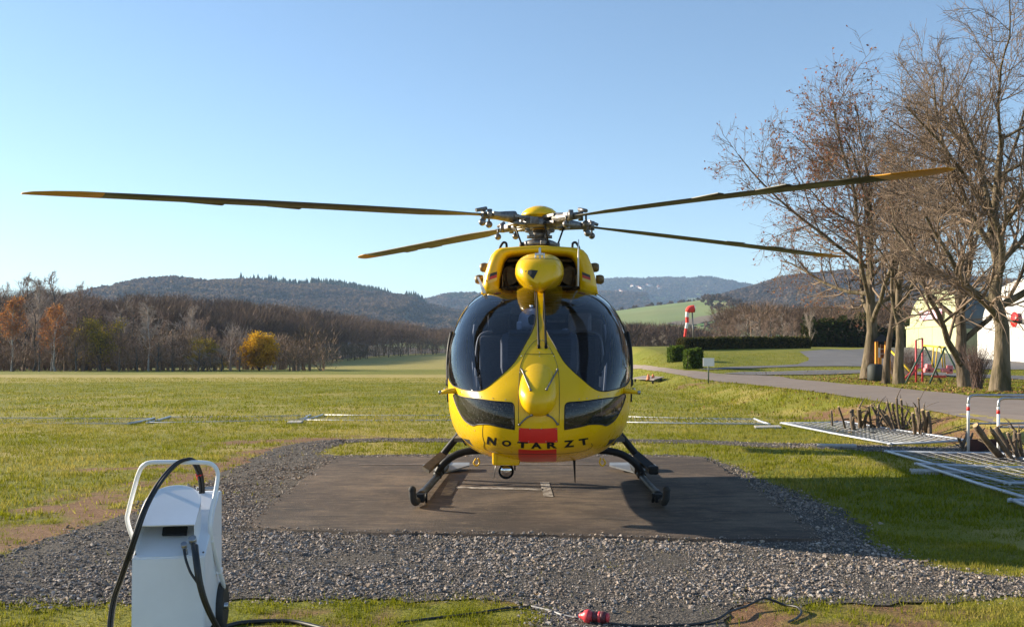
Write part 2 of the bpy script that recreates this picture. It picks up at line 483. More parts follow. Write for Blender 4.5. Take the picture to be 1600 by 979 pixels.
def sheet(name, poly, mat, dz, sp, jit=0.0, seed=1, edge=None, label=None, grid=None, thick=0.0):
    """a sheet draped over the terrain inside poly"""
    r = np.random.default_rng(seed); P = []
    n = len(poly); edge = edge or sp
    for i in range(n):
        a = np.array(poly[i][:2]); b = np.array(poly[(i + 1) % n][:2]); m = max(1, int(np.linalg.norm(b - a) / edge))
        nrm = np.array([-(b - a)[1], (b - a)[0]]) / (np.linalg.norm(b - a) + 1e-9)
        for k in range(m):
            p = a + (b - a) * k / m
            o = (fbm(p[0], p[1], 1.1, seed + 50) - .5) * 2 * jit + r.normal() * jit * .25
            P.append(p + nrm * o)
    nb = len(P); P = np.array(P)
    x0, y0 = P.min(0); x1, y1 = P.max(0)
    ax = np.arange(x0, x1, sp); ay = np.arange(y0, y1, sp)
    if len(ax) * len(ay) > 12000:
        k = math.sqrt(len(ax) * len(ay) / 12000); ax = np.arange(x0, x1, sp * k); ay = np.arange(y0, y1, sp * k)
    GX, GY = np.meshgrid(ax, ay); GX = GX.ravel() + r.normal(size=GX.size) * sp * .05; GY = GY.ravel() + r.normal(size=GY.size) * sp * .05
    ins = pip(GX, GY, P) & (pdist(GX, GY, list(P) + [P[0]]) > sp * .4)
    V = [Vector((float(p[0]), float(p[1]))) for p in P] + [Vector((float(a), float(b))) for a, b in zip(GX[ins], GY[ins])]
    res = delaunay_2d_cdt(V, [], [list(range(nb))], 1, 1e-5)
    v2 = np.array([(p.x, p.y) for p in res[0]]); F = np.array([f for f in res[2] if len(f) == 3])
    c = v2[F].mean(1)
    z = terrain(v2[:, 0], v2[:, 1]) + dz
    V3 = np.column_stack([v2, z])
    a = V3[F]; nz = np.cross(a[:, 1] - a[:, 0], a[:, 2] - a[:, 0])[:, 2]
    F[nz < 0] = F[nz < 0][:, ::-1]
    fl = [F]
    if thick:
        base = len(V3); bnd = P
        top = np.column_stack([bnd, terrain(bnd[:, 0], bnd[:, 1]) + dz]); out = top.copy(); out[:, 2] -= thick
        cen = bnd.mean(0); out[:, :2] += (bnd - cen) / np.linalg.norm(bnd - cen, axis=1)[:, None] * thick * 1.2
        V3 = np.concatenate([V3, top, out]); i = np.arange(nb); j = (i + 1) % nb
        fl.append(np.stack([base + i, base + j, base + nb + j, base + nb + i], -1))
    o = npobj(name, V3, fl, mat, smooth=False)
    o['kind'] = 'structure'
    if label: o['label'] = label
    return o

M_GRAV = pmat('gravel_bed', (.15, .132, .112), (.045, .041, .037), scale=45, rough=.95, bump=1.0, bscale=60, disp=.03, spec=.2)
def _padmat():
    m = bpy.data.materials.new('worn_asphalt_pad'); m.use_nodes = True; nt = m.node_tree; L = nt.links.new; b = nt.nodes['Principled BSDF']
    b.inputs['Roughness'].default_value = .85; b.inputs['Specular IOR Level'].default_value = .3
    g = nt.nodes.new('ShaderNodeTexCoord')
    def noise(s, sc=(1, 1, 1), d=6):
        mp = nt.nodes.new('ShaderNodeMapping'); mp.inputs['Scale'].default_value = sc; L(g.outputs['Object'], mp.inputs[0])
        n = nt.nodes.new('ShaderNodeTexNoise'); n.inputs['Scale'].default_value = s; n.inputs['Detail'].default_value = d; n.inputs['Roughness'].default_value = .68
        L(mp.outputs[0], n.inputs['Vector']); return n.outputs['Fac']
    def mix(f, a, bb):
        x = nt.nodes.new('ShaderNodeMix'); x.data_type = 'RGBA'
        for k, v in (('Factor', f), ('A', a), ('B', bb)):
            if isinstance(v, tuple): x.inputs[k].default_value = (*v, 1)
            else: L(v, x.inputs[k])
        return x.outputs['Result']
    def ramp(v, a, bb, hi=1.0):
        r = nt.nodes.new('ShaderNodeMapRange'); r.inputs[1].default_value = a; r.inputs[2].default_value = bb; r.inputs[4].default_value = hi; L(v, r.inputs[0]); return r.outputs[0]
    c = mix(ramp(noise(.9), .3, .7), (.046, .032, .023), (.098, .068, .048))
    c = mix(ramp(noise(.55, d=8), .44, .62, .7), c, (.23, .168, .115))
    c = mix(ramp(noise(2.6, (.5, 1.5, 1), 8), .45, .7), c, (.036, .028, .022))
    c = mix(ramp(noise(6, (.30, 1.5, 1), 9), .54, .74, .75), c, (.25, .18, .125))
    c = mix(ramp(noise(14, (.7, 1, 1), 8), .56, .70, .6), c, (.28, .20, .12))
    c = mix(ramp(noise(70, d=3), .45, .7), c, (.035, .03, .027))
    L(c, b.inputs['Base Color'])
    bp = nt.nodes.new('ShaderNodeBump'); bp.inputs['Strength'].default_value = .7; bp.inputs['Distance'].default_value = .012
    L(noise(55, d=6), bp.inputs['Height']); L(bp.outputs[0], b.inputs['Normal'])
    return m
M_PAD = _padmat()
M_ROAD = pmat('pale_asphalt', (.205, .165, .138), (.25, .205, .172), scale=1.5, rough=.9, bump=.25, bscale=120, spec=.25)
M_ROAD2 = pmat('grey_asphalt', (.135, .13, .128), (.165, .158, .152), scale=.8, rough=.9, bump=.2, bscale=100, spec=.25)
sheet('gravel_bed', GRAVEL, M_GRAV, .007, .16, jit=.14, seed=4, edge=.09, label='grey crushed gravel bed round the landing pad')
sheet('gravel_track', TRACK, M_GRAV, .007, .22, jit=.12, seed=5, edge=.12, label='narrow gravel track crossing the grass behind the pad')
sheet('landing_pad', PAD, M_PAD, .03, .25, jit=.035, seed=6, edge=.12, label='dark brown weathered asphalt landing pad', thick=.06)
sheet('road', ROAD, M_ROAD, .03, .7, jit=.05, seed=7, edge=.5, label='pale narrow asphalt road beside the meadow')
APRON = poly_px([(1249, 549.5), (1285, 547), (1350, 544.5), (1420, 543), (1480, 550), (1540, 560), (1640, 569), (1640, 577), (1500, 578), (1345, 573), (1250, 573), (1180, 575.5), (1110, 578), (1090, 577.5), (1135, 574), (1200, 572), (1247, 569.5), (1263, 564), (1264, 560)])
sheet('parking_area', APRON, M_ROAD2, .05, 1.2, seed=8, edge=1.0, label='grey asphalt apron in front of the hangars')
PATH = poly_px([(1130, 584), (1160, 581.5), (1240, 580), (1345, 578.5), (1480, 583), (1640, 590), (1640, 595), (1480, 588), (1345, 583.5), (1240, 586), (1190, 586.5)])
sheet('path', PATH, M_ROAD2, .045, 1.0, seed=9, edge=.8, label='thin grey path between the road and the apron')

# painted H on the pad
def _marks(name, wear=(.42, .6), c=(.42, .38, .33)):
    m = pmat(name, c, (.10, .075, .055), scale=14, rough=.8, contrast=wear, bump=.3, bscale=90)
    return m
M_MARK = _marks('worn_white_marking'); M_MARK2 = _marks('worn_yellow_marking', (.36, .58), (.30, .23, .12))
def mark(quadpx, mat, label):
    P = poly_px(quadpx); s = sheet('pad_marking', P, mat, .036, .06, jit=.006, seed=12, edge=.05, label=label); return s
mark([(844, 757), (857.5, 757), (864.5, 780), (849.5, 780)], M_MARK, 'worn white bar painted on the pad under the helicopter nose')
mark([(701, 755), (717, 755), (706, 778), (688, 778)], M_MARK2, 'worn yellowish bar painted on the pad by the left skid')
mark([(711, 763.8), (849, 767.5), (849, 770), (710, 766.4)], M_MARK, 'thin worn white line painted across the pad')
mark([(560, 728), (1000, 728.5), (1000, 729.7), (560, 729.3)], _marks('faint_marking', (.30, .5), (.22, .18, .15)), 'very faint thin line across the back of the pad')

# ------------------------------------------------------------------ gravel stones
def ico(sub=0):
    bm = bmesh.new(); bmesh.ops.create_icosphere(bm, subdivisions=sub + 1, radius=1)
    v = np.array([tuple(p.co) for p in bm.verts]); f = np.array([[q.index for q in p.verts] for p in bm.faces]); bm.free(); return v, f
OCT = (np.array([(1, 0, 0), (-1, 0, 0), (0, 1, 0), (0, -1, 0), (0, 0, 1), (0, 0, -1)], float),
       np.array([(0, 2, 4), (2, 1, 4), (1, 3, 4), (3, 0, 4), (2, 0, 5), (1, 2, 5), (3, 1, 5), (0, 3, 5)]))
ICO = ico(0)
def blobs(P, S, base, r, jitter=.3, flat=None, cols=None, tilt=.5):
    """P (n,3) centres, S (n,3) radii -> verts, faces, colours"""
    bv, bf = base; n = len(P); k = len(bv)
    V = bv[None] * (1 + r.normal(size=(n, k, 1)) * jitter * .6) + r.normal(size=(n, k, 3)) * jitter * .35
    V = V * S[:, None, :]
    a = r.random(n) * 6.283; ca, sa = np.cos(a), np.sin(a)
    if tilt:
        b = r.normal(size=n) * tilt; cb, sb = np.cos(b), np.sin(b)
        y = V[..., 1] * cb[:, None] - V[..., 2] * sb[:, None]; z = V[..., 1] * sb[:, None] + V[..., 2] * cb[:, None]
        V[..., 1], V[..., 2] = y, z
    x = V[..., 0] * ca[:, None] - V[..., 1] * sa[:, None]; y = V[..., 0] * sa[:, None] + V[..., 1] * ca[:, None]
    V[..., 0], V[..., 1] = x, y
    V += P[:, None, :]
    F = bf[None] + (np.arange(n) * k)[:, None, None]
    C = np.repeat(cols, k, 0) if cols is not None else None
    return V.reshape(-1, 3), F.reshape(-1, 3), C

def frustum_pts(n, d0, d1, r, pw=1.0, pxl=-140, pxr=1740):
    u = r.random(n); d = (d0 ** (2 * pw) + u * (d1 ** (2 * pw) - d0 ** (2 * pw))) ** (1 / (2 * pw))
    px = pxl + r.random(n) * (pxr - pxl)
    return (px - PCX) / FPX * d, CAM[1] + d

M_STONE = pmat('gravel_stone', (.9, .9, .9), (1.0, .97, .93), scale=30, rough=.9, attr='col', bump=.3, bscale=80, spec=.25)
def stones(name, n, d0, d1, smin, smax, base, seed, label, pw=1.0, polys=(GRAVEL,), thick=.0):
    r = np.random.default_rng(seed)
    x, y = frustum_pts(n, d0, d1, r, pw)
    k = np.zeros(len(x), bool)
    jx, jy = r.normal(size=len(x)) * .10, r.normal(size=len(x)) * .10
    for p in polys: k |= pip(x + jx, y + jy, p)
    k &= ~pip(x + jx * .55, y + jy * .55, PAD)
    # gravel lies thick in heaps and thin over fines
    den = fbm(x, y, .8, 77)
    band = np.zeros(len(x)); d = y + 11.55
    band = np.exp(-((d - 7.0 - .25 * np.sin(x)) / .75) ** 2)
    k &= r.random(len(x)) < np.clip(.45 + thick + band * .75 + (den - .5) * 3.0, .08 + thick, 1)
    x, y = x[k], y[k]; n = len(x); den = den[k]
    s = smin * (smax / smin) ** (r.random(n) ** 2.2) * np.clip(.45 + 1.1 * den, .6, 1.3)
    S = np.column_stack([s * (.8 + .5 * r.random(n)), s * (.6 + .4 * r.random(n)), s * (.35 + .4 * r.random(n))])
    z = terrain(x, y) + np.where(pip(x, y, PAD), .032, .008) + S[:, 2] * .45
    g = np.clip(.23 + r.normal(size=n) * .09, .06, .5)
    warm = .06 + r.random(n) * .2
    cols = np.column_stack([g * (1 + warm), g, g * (1 - warm * .8)])
    V, F, C = blobs(np.column_stack([x, y, z]), S, base, r, .42, cols=cols)
    o = npobj(name, V, F, M_STONE, col={'col': C}); tag(o, label, None, kind='stuff'); return o
stones('gravel', 46000, 5.6, 9.2, .0045, .020, ICO, 1, 'loose grey crushed stones lying on the gravel bed')
stones('gravel', 140000, 5.6, 12.5, .005, .014, OCT, 2, 'small grey stone chips scattered between the larger stones', thick=.3)
stones('gravel', 110000, 8.6, 20.5, .009, .024, OCT, 3, 'grey stone chips on the far gravel and the track', polys=(GRAVEL, TRACK), thick=.4, pw=.7)

# ------------------------------------------------------------------ grass
def _grassmat():
    m = bpy.data.materials.new('grass_blade'); m.use_nodes = True; nt = m.node_tree; L = nt.links.new
    nt.nodes.remove(nt.nodes['Principled BSDF']); out = nt.nodes['Material Output']
    a = nt.nodes.new('ShaderNodeAttribute'); a.attribute_name = 'col'
    d = nt.nodes.new('ShaderNodeBsdfDiffuse'); t = nt.nodes.new('ShaderNodeBsdfTranslucent'); mx = nt.nodes.new('ShaderNodeMixShader'); mx.inputs[0].default_value = .38
    L(a.outputs['Color'], d.inputs[0]); L(a.outputs['Color'], t.inputs[0]); L(d.outputs[0], mx.inputs[1]); L(t.outputs[0], mx.inputs[2]); L(mx.outputs[0], out.inputs[0])
    return m
M_GRASS = _grassmat()
def grass(n, d0, d1, h0, h1, w, seed, label, pw=.6):
    r = np.random.default_rng(seed)
    x, y = frustum_pts(n, d0, d1, r, pw)
    x += r.normal(size=n) * .01 * np.clip((y + 11.55) / 8, 1, 4); y += r.normal(size=n) * .01
    s = soil_mask(x, y)
    clump = fbm(x, y, .22 if d0 < 12 else .6, 41)
    patch = fbm(x, y, 1.4, 44)
    k = ~pip(x, y, PAD) & ~pip(x, y, ROAD) & ~pip(x, y, APRON) & ~pip(x, y, PATH)
    jx, jy = r.normal(size=len(x)) * .09, r.normal(size=len(x)) * .09; ing = pip(x + jx, y + jy, GRAVEL) | pip(x + jx, y + jy, TRACK)
    k &= ~(ing & (r.random(n) > .018 * (patch > .5)))
    k &= r.random(n) > s * .9
    k &= r.random(n) < np.clip(.25 + (clump - .35) * 2.2, .12, 1)
    x, y, clump, patch = x[k], y[k], clump[k], patch[k]; n = len(x)
    h = (h0 + (h1 - h0) * r.random(n)) * (.55 + .9 * clump)
    bankm = (x > 6.3) & (x < 9.6) & (y > 8)
    h = np.where(bankm, h * 1.45, h)
    a = r.random(n) * 6.283; lean = r.random(n) * .9 * h; la = r.random(n) * 6.283
    z = terrain(x, y) - .004
    ww = w * (.6 + .8 * r.random(n))
    V = np.empty((n, 3, 3))
    V[:, 0] = np.column_stack([x - np.cos(a) * ww, y - np.sin(a) * ww, z]); V[:, 1] = np.column_stack([x + np.cos(a) * ww, y + np.sin(a) * ww, z])
    V[:, 2] = np.column_stack([x + np.cos(la) * lean, y + np.sin(la) * lean, z + h])
    F = np.arange(n * 3).reshape(-1, 3)
    t = np.clip(r.normal(size=n) * .22 + (patch - .42) * 1.6, 0, 1)[:, None]
    g = np.array([.125, .15, .007]); g2 = np.array([.245, .24, .016]); st = np.array([.46, .37, .11])
    m = r.random(n)[:, None]; C = (g * m + g2 * (1 - m)) * (1 - t) + st * t
    C *= (.75 + .5 * r.random(n))[:, None]
    o = npobj('grass', V.reshape(-1, 3), F, M_GRASS, col={'col': np.repeat(C, 3, 0)})
    return tag(o, label, None, kind='stuff')
grass(190000, 5.3, 9.5, .016, .045, .0034, 1, 'short tufty grass at the near edge of the gravel')
grass(230000, 9.5, 24, .03, .07, .007, 2, 'short sunlit meadow grass round the landing pad')
grass(280000, 24, 85, .04, .09, .014, 3, 'distant meadow grass and grass bank by the road', pw=.5)

def litter(n, cpx, label, seed, spread):
    r = np.random.default_rng(seed); V = []; 
    c = gp(*cpx); x = c[0] + r.normal(size=n) * spread; y = c[1] + r.normal(size=n) * spread; z = terrain(x, y) + .03 + .03 * r.random(n)
    e = r.normal(size=(n, 3)) * np.array([1, 1, .5]); e /= np.linalg.norm(e, axis=1, keepdims=True); b = np.cross(e, r.normal(size=(n, 3)) + np.array([0, 0, 2])); b /= np.linalg.norm(b, axis=1, keepdims=True); s = (.03 + .04 * r.random(n))[:, None]
    P = np.column_stack([x, y, z]); V = np.stack([P - e * s, P + b * s * .6, P + e * s, P - b * s * .6], 1).reshape(-1, 3)
    cols = np.array([(.24, .12, .05), (.32, .19, .08), (.16, .09, .05)])[r.integers(0, 3, n)] * (.7 + .6 * r.random(n))[:, None]
    k = ~pip(x, y, ROAD); o = npobj('fallen_leaves', V, np.arange(4 * n).reshape(-1, 4)[k], M_STONE, col={'col': np.repeat(cols, 4, 0)}); tag(o, label, None, kind='stuff')
litter(2600, (1370, 594), 'fallen brown leaves scattered under the big oak', 5, 4.5)
litter(2600, (1560, 613), 'fallen brown leaves scattered under the rightmost tree', 6, 4.0)
# ------------------------------------------------------------------ helicopter
heli = thing('rescue_helicopter', 'yellow rescue helicopter with four drooping rotor blades parked on the dark landing pad', 'helicopter', (0, 0, 0))
# y, half width, z top, z bottom, z centre, exponent up, exponent low
ST = np.array([
    (-2.660, .000, 1.02, 1.02, 1.02, 2.0, 2.0), (-2.650, .160, 1.135, .905, 1.03, 2.05, 2.05), (-2.62, .295, 1.23, .825, 1.05, 2.1, 2.1),
    (-2.55, .445, 1.345, .745, 1.08, 2.15, 2.2), (-2.42, .590, 1.48, .68, 1.12, 2.2, 2.35), (-2.22, .720, 1.645, .625, 1.18, 2.3, 2.5),
    (-1.95, .835, 1.85, .575, 1.26, 2.45, 2.7), (-1.60, .935, 2.09, .55, 1.34, 2.65, 2.95), (-1.25, .980, 2.275, .54, 1.40, 2.8, 3.2),
    (-0.90, .995, 2.40, .535, 1.45, 2.9, 3.3), (-0.50, .995, 2.46, .535, 1.48, 3.0, 3.4), (0.20, .99, 2.49, .54, 1.5, 3.0, 3.4),
    (1.40, .97, 2.49, .56, 1.52, 3.0, 3.4), (2.00, .88, 2.47, .72, 1.62, 2.9, 3.2), (2.60, .68, 2.44, 1.10, 1.80, 2.7, 2.8),
    (3.20, .40, 2.39, 1.55, 1.98, 2.3, 2.3), (3.60, .26, 2.34, 1.82, 2.08, 2.0, 2.0)])
_tk = np.concatenate([[0], np.cumsum(np.hypot(np.diff(ST[:, 0]), np.hypot(np.diff(ST[:, 1]), .5 * np.diff(ST[:, 2]))))])
def _pchip(xk, yk, x):
    h = np.diff(xk); dl = np.diff(yk) / h; m = np.zeros(len(xk))
    for i in range(1, len(xk) - 1):
        if dl[i - 1] * dl[i] > 0:
            w1 = 2 * h[i] + h[i - 1]; w2 = h[i] + 2 * h[i - 1]
            m[i] = (w1 + w2) / (w1 / dl[i - 1] + w2 / dl[i])
    m[0] = dl[0]; m[-1] = dl[-1]
    i = np.clip(np.searchsorted(xk, x) - 1, 0, len(xk) - 2); t = (x - xk[i]) / h[i]
    return ((1 + 2 * t) * (1 - t) ** 2 * yk[i] + t * (1 - t) ** 2 * h[i] * m[i] + t * t * (3 - 2 * t) * yk[i + 1] + t * t * (t - 1) * h[i] * m[i + 1])
TT = np.linspace(0, _tk[-1], 3000); TAB = np.stack([_pchip(_tk, ST[:, c], TT) for c in range(7)], 1)
TAB[0] = ST[0]; TAB[:, 0] = np.maximum.accumulate(TAB[:, 0] + np.arange(3000) * 1e-9)
TMAX = TT[-1]
def sec(t): return [np.interp(t, TT, TAB[:, c]) for c in range(7)]
def t_of_y(y): return np.interp(y, TAB[:, 0], TT)
def SURF(th, t):
    y, w, zt, zb, zc, nu, nl = sec(t); c, s = np.cos(th), np.sin(th)
    n = np.where(s >= 0, nu, nl); h = np.where(s >= 0, zt - zc, zc - zb)
    return np.stack([w * np.sign(c) * np.abs(c) ** (2 / n), y, zc + h * np.sign(s) * np.abs(s) ** (2 / n)], -1)
def inval(P):
    t = t_of_y(P[..., 1]); y, w, zt, zb, zc, nu, nl = sec(t)
    dz = P[..., 2] - zc; n = np.where(dz >= 0, nu, nl); h = np.where(dz >= 0, zt - zc, zc - zb)
    v = (np.abs(P[..., 0]) / np.maximum(w, 1e-6)) ** n + (np.abs(dz) / np.maximum(h, 1e-6)) ** n
    return np.where(P[..., 1] < -2.66, 9, v)
def disk(P):
    t = t_of_y(P[1]); y, w, zt, zb, zc, nu, nl = sec(t)
    dz = P[2] - zc; n = nu if dz >= 0 else nl; h = zt - zc if dz >= 0 else zc - zb
    c = np.sign(P[0]) * (abs(P[0]) / max(w, 1e-6)) ** (n / 2); s = np.sign(dz) * (abs(dz) / max(h, 1e-6)) ** (n / 2)
    a = math.atan2(s, c); return np.array([t * math.cos(a), t * math.sin(a)])
def ray(px, py):
    """where a photo pixel meets the fuselage"""
    ds = np.linspace(8.7, 13.5, 1200); dr = np.array([(px - PCX) / FPX, 1, (PCY - py) / FPX])
    P = CAM + ds[:, None] * dr; v = inval(P); k = np.argmax(v < 1)
    if not (v < 1).any(): k = np.argmin(v); return P[k]
    a, b = ds[max(k - 1, 0)], ds[k]
    for _ in range(20):
        m = (a + b) / 2
        if inval(CAM + m * dr) < 1: b = m
        else: a = m
    return CAM + b * dr
def px2disk(pts): return [disk(ray(*p)) for p in pts]
def yz2disk(y, z, side=-1):
    t = float(t_of_y(y)); _, w, zt, zb, zc, nu, nl = sec(t); dz = z - zc; n = nu if dz >= 0 else nl; h = zt - zc if dz >= 0 else zc - zb
    s = np.sign(dz) * (min(abs(dz) / h, 1)) ** (n / 2); c = side * math.sqrt(max(0, 1 - s * s)); a = math.atan2(s, c)
    return np.array([t * math.cos(a), t * math.sin(a)])
def xy2disk(x, y):
    t = float(t_of_y(y)); _, w, zt, zb, zc, nu, nl = sec(t); c = np.sign(x) * (min(abs(x) / w, 1)) ** (nu / 2); a = math.acos(c)
    return np.array([t * math.cos(a), t * math.sin(a)])
def d2s(q, off=0.0):
    q = np.asarray(q, float); t = np.hypot(q[..., 0], q[..., 1]); th = np.arctan2(q[..., 1], q[..., 0])
    P = SURF(th, t)
    if off is not None:
        N = snorm(th, t); return P + N * off
    return P
def snorm(th, t):
    t = np.maximum(t, .02); e = 2e-3
    # differentiate in disk coordinates (regular at the nose)
    x, y = t * np.cos(th), t * np.sin(th)
    def S(x, y): return SURF(np.arctan2(y, x), np.hypot(x, y))
    N = np.cross(S(x + e, y) - S(x - e, y), S(x, y + e) - S(x, y - e))
    N /= np.linalg.norm(N, axis=-1, keepdims=True) + 1e-12
    s = np.sign(-(N[..., 1:2])); P = SURF(th, t); c = P - np.array([0, 0.0, 1.5])
    flip = np.sign((N * np.stack([P[..., 0], P[..., 1] * .35, (P[..., 2] - 1.45)], -1)).sum(-1, keepdims=True))
    return N * np.where(flip == 0, 1, flip)
def dense(poly, step=.025):
    out = []
    for i in range(len(poly)):
        a, b = np.array(poly[i]), np.array(poly[(i + 1) % len(poly)]); m = max(1, int(np.linalg.norm(b - a) / step))
        out += [a + (b - a) * k / m for k in range(m)]
    return out
def mir(poly): return [np.array([-p[0], p[1]]) for p in poly][::-1]

_c = px2disk([(837, 470), (837, 485), (836, 503), (830, 520), (820.5, 537), (811, 554), (803, 566.5), (790, 580), (773.5, 594.5), (762, 604), (752, 609.5), (741, 611), (727, 608.6), (714, 604.5), (705.5, 599)])
_top = [xy2disk(-.05, -.98), xy2disk(-.05, -1.1)]
_side = [yz2disk(-1.29, 1.50), yz2disk(-1.22, 1.75), yz2disk(-1.10, 1.98), yz2disk(-.92, 2.17), xy2disk(-.78, -.70), xy2disk(-.62, -.56), xy2disk(-.45, -.56), xy2disk(-.2, -.70)]
WS_L = dense(crom(_top[1:] + _c[1:] + _side, 5) + [_top[0]])
_ch = px2disk([(709, 616), (720, 619), (745, 622.5), (773, 626.5), (796, 628.3), (801.5, 631), (803.3, 637), (803.6, 655), (803.6, 669), (801, 670), (779, 666), (765, 662.7), (753, 662.3), (745, 663), (738.7, 664.5), (731, 660.5), (724, 654), (716, 640), (710.5, 626)])
CH_L = dense(crom(_ch, 4, True))
DW_L = dense(crom([yz2disk(*p) for p in [(-1.22, 1.36), (-1.16, 1.7), (-1.03, 1.97), (-.85, 2.13), (-.6, 2.2), (-.28, 2.22), (-.24, 2.1), (-.24, 1.5), (-.3, 1.36), (-.8, 1.33)]], 4, True))
CW_L = dense(crom([yz2disk(*p) for p in [(-.02, 1.5), (-.02, 2.1), (.05, 2.22), (.6, 2.22), (1.1, 2.2), (1.18, 2.1), (1.18, 1.5), (1.1, 1.42), (.5, 1.42), (.06, 1.42)]], 4, True))
RED1 = dense(px2disk([(810.5, 667.5), (871, 667.5), (871.5, 690.5), (810, 690.5)]))
RED2 = dense(px2disk([(810, 701), (869.5, 701), (869, 720.5), (811, 720.5)]))
TRI_L = dense(px2disk([(723, 684), (733.5, 686.5), (735, 690), (740.5, 697.5), (731, 692)]))
POLYS = {'windshield': [WS_L, mir(WS_L)], 'chin_window': [CH_L, mir(CH_L)], 'door_window': [DW_L, mir(DW_L)], 'cabin_window': [CW_L, mir(CW_L)],
         'red_panel': [RED1, RED2], 'cooling_slot': [TRI_L, mir(TRI_L)]}
def build_fuselage():
    pts = []; edges = []
    allp = [p for l in POLYS.values() for p in l]
    for p in allp:
        b = len(pts); pts += [tuple(q) for q in p]; edges += [(b + i, b + (i + 1) % len(p)) for i in range(len(p))]
    PE = [np.array(p) for p in allp]
    g = []
    t = .03
    while t < TMAX - 1e-3:
        n = max(10, int(6.283 * t / (.042 if t < 3.0 else .12))); o = (len(g) % 2) * .5
        a = (np.arange(n) + o) / n * 6.283185
        g.append(np.column_stack([t * np.cos(a), t * np.sin(a)])); t += .038 if t < 3.0 else .12
    g = np.concatenate(g); keep = np.ones(len(g), bool)
    for p in PE:
        lo, hi = p.min(0) - .1, p.max(0) + .1
        k = np.where((g[:, 0] > lo[0]) & (g[:, 0] < hi[0]) & (g[:, 1] > lo[1]) & (g[:, 1] < hi[1]))[0]
        if len(k): keep[k[pdist(g[k, 0], g[k, 1], list(p) + [p[0]]) < .014]] = False
    a = np.arange(160) / 160 * 6.283185
    ring = np.column_stack([TMAX * np.cos(a), TMAX * np.sin(a)])
    pts += [tuple(q) for q in g[keep]] + [tuple(q) for q in ring]
    res = delaunay_2d_cdt([Vector((float(x), float(y))) for x, y in pts], edges, [], 0, 1e-6)
    q = np.array([(p.x, p.y) for p in res[0]]); F = np.array([f for f in res[2] if len(f) == 3])
    c = q[F].mean(1); zone = np.zeros(len(F), int); names = []
    for nm, l in POLYS.items():
        for p in l:
            names.append(nm); zone[pip(c[:, 0], c[:, 1], p)] = len(names)
    th = np.arctan2(q[:, 1], q[:, 0]); t = np.hypot(q[:, 0], q[:, 1]); P = SURF(th, t); N = snorm(th, t)
    fn = np.cross(P[F[:, 1]] - P[F[:, 0]], P[F[:, 2]] - P[F[:, 0]]); fl = (fn * N[F[:, 0]]).sum(1) < 0
    F[fl] = F[fl][:, ::-1]
    def part(name, sel, mat, off=0.0, lab=None):
        f = F[sel]; u, inv = np.unique(f.ravel(), return_inverse=True)
        o = npobj(name, P[u] + N[u] * off, inv.reshape(-1, 3), mat, heli, smooth=True)
        o.data.normals_split_custom_set_from_vertices([tuple(n) for n in N[u]])
        if lab: o['label'] = lab
        return o
    shell = part('fuselage_shell', zone == 0, M_YEL)
    mats = {'windshield': M_GLS, 'chin_window': M_CHIN, 'door_window': M_GLS, 'cabin_window': M_CHIN, 'red_panel': M_RED, 'cooling_slot': M_BLKM}
    for i, nm in enumerate(names): part(nm, zone == i + 1, mats[nm], 0.0)
    lin = part('cabin_lining', (zone == 0) | (zone >= 9) , M_INT, -.03)
    return shell
shell = build_fuselage()
def strip(name, poly, r, mat, off=0.0, closed=True, parent=None, n=6):
    P = d2s(np.array(poly), off); return MB().tube(P, r, n, closed=closed).build(name, mat, parent or heli)
for p in POLYS['windshield'] + POLYS['chin_window'] + POLYS['door_window'] + POLYS['cabin_window']:
    strip('window_seal', p, .006, M_BLK)
# posts behind the windshield glass
def ppath(pts, n=6): return np.array(crom(px2disk(pts), n))
_post = [(800, 450), (770, 453.5), (748, 463), (735.5, 479), (731, 499), (731.8, 528), (736, 555), (741, 569), (747, 580)]
for sgn in (-1, 1):
    q = ppath(_post); q = q if sgn < 0 else q * [-1, 1]
    P = d2s(q, -.022); N = (P - d2s(q, 0)) / -.022
    T = np.gradient(P, axis=0); T /= np.linalg.norm(T, axis=1)[:, None]; B = np.cross(N, T); B /= np.linalg.norm(B, axis=1)[:, None]
    w = np.interp(np.linspace(0, 1, len(P)), [0, .25, .6, 1], [.016, .026, .024, .012])[:, None]
    MB().loft([[a - b * ww, a + b * ww, a + b * ww - n * .03, a - b * ww - n * .03] for a, b, ww, n in zip(P, B, w, N)], smooth=False).build('windshield_post', M_BLK, heli)
# seams, rivets
seam = MB()
for pts in ([(810, 664), (810, 640), (810.5, 610), (811.5, 585), (814, 568), (822, 550), (832, 536), (841, 529.5)], [(873.5, 664), (874, 640), (874, 610), (873, 585), (870, 568), (863, 550), (855, 538), (846, 530)],
            [(818, 552.5), (845, 553), (866, 552.5)], [(757, 690), (757, 700), (772, 706), (810, 708.5), (845, 709), (880, 708), (915, 703), (925, 697), (924, 692)], [(755, 660), (754, 680), (757, 692)]):
    seam.tube(d2s(ppath(pts), .0003), .0028, 5)
seam.build('panel_seam', M_SEAM, heli)
riv = MB()
for px, py in [(817, 546), (843, 551), (862, 551), (815, 556), (843, 556), (866, 556), (824, 540), (858, 545), (813, 583), (872, 583), (812, 669.5), (828, 669.5), (846, 669.5), (869, 669.5), (812, 689), (826, 689), (853, 689), (869, 689),
               (735, 616), (752, 619.5), (770, 622), (790, 624), (917, 622), (935, 619), (950, 616), (905, 623), (720, 612), (966, 611), (742, 672), (730, 664)]:
    q = disk(ray(px, py)); riv.ball(d2s(q, .001), .0055, 6, 4)
riv.build('rivet', M_STL, heli)['kind'] = 'stuff'
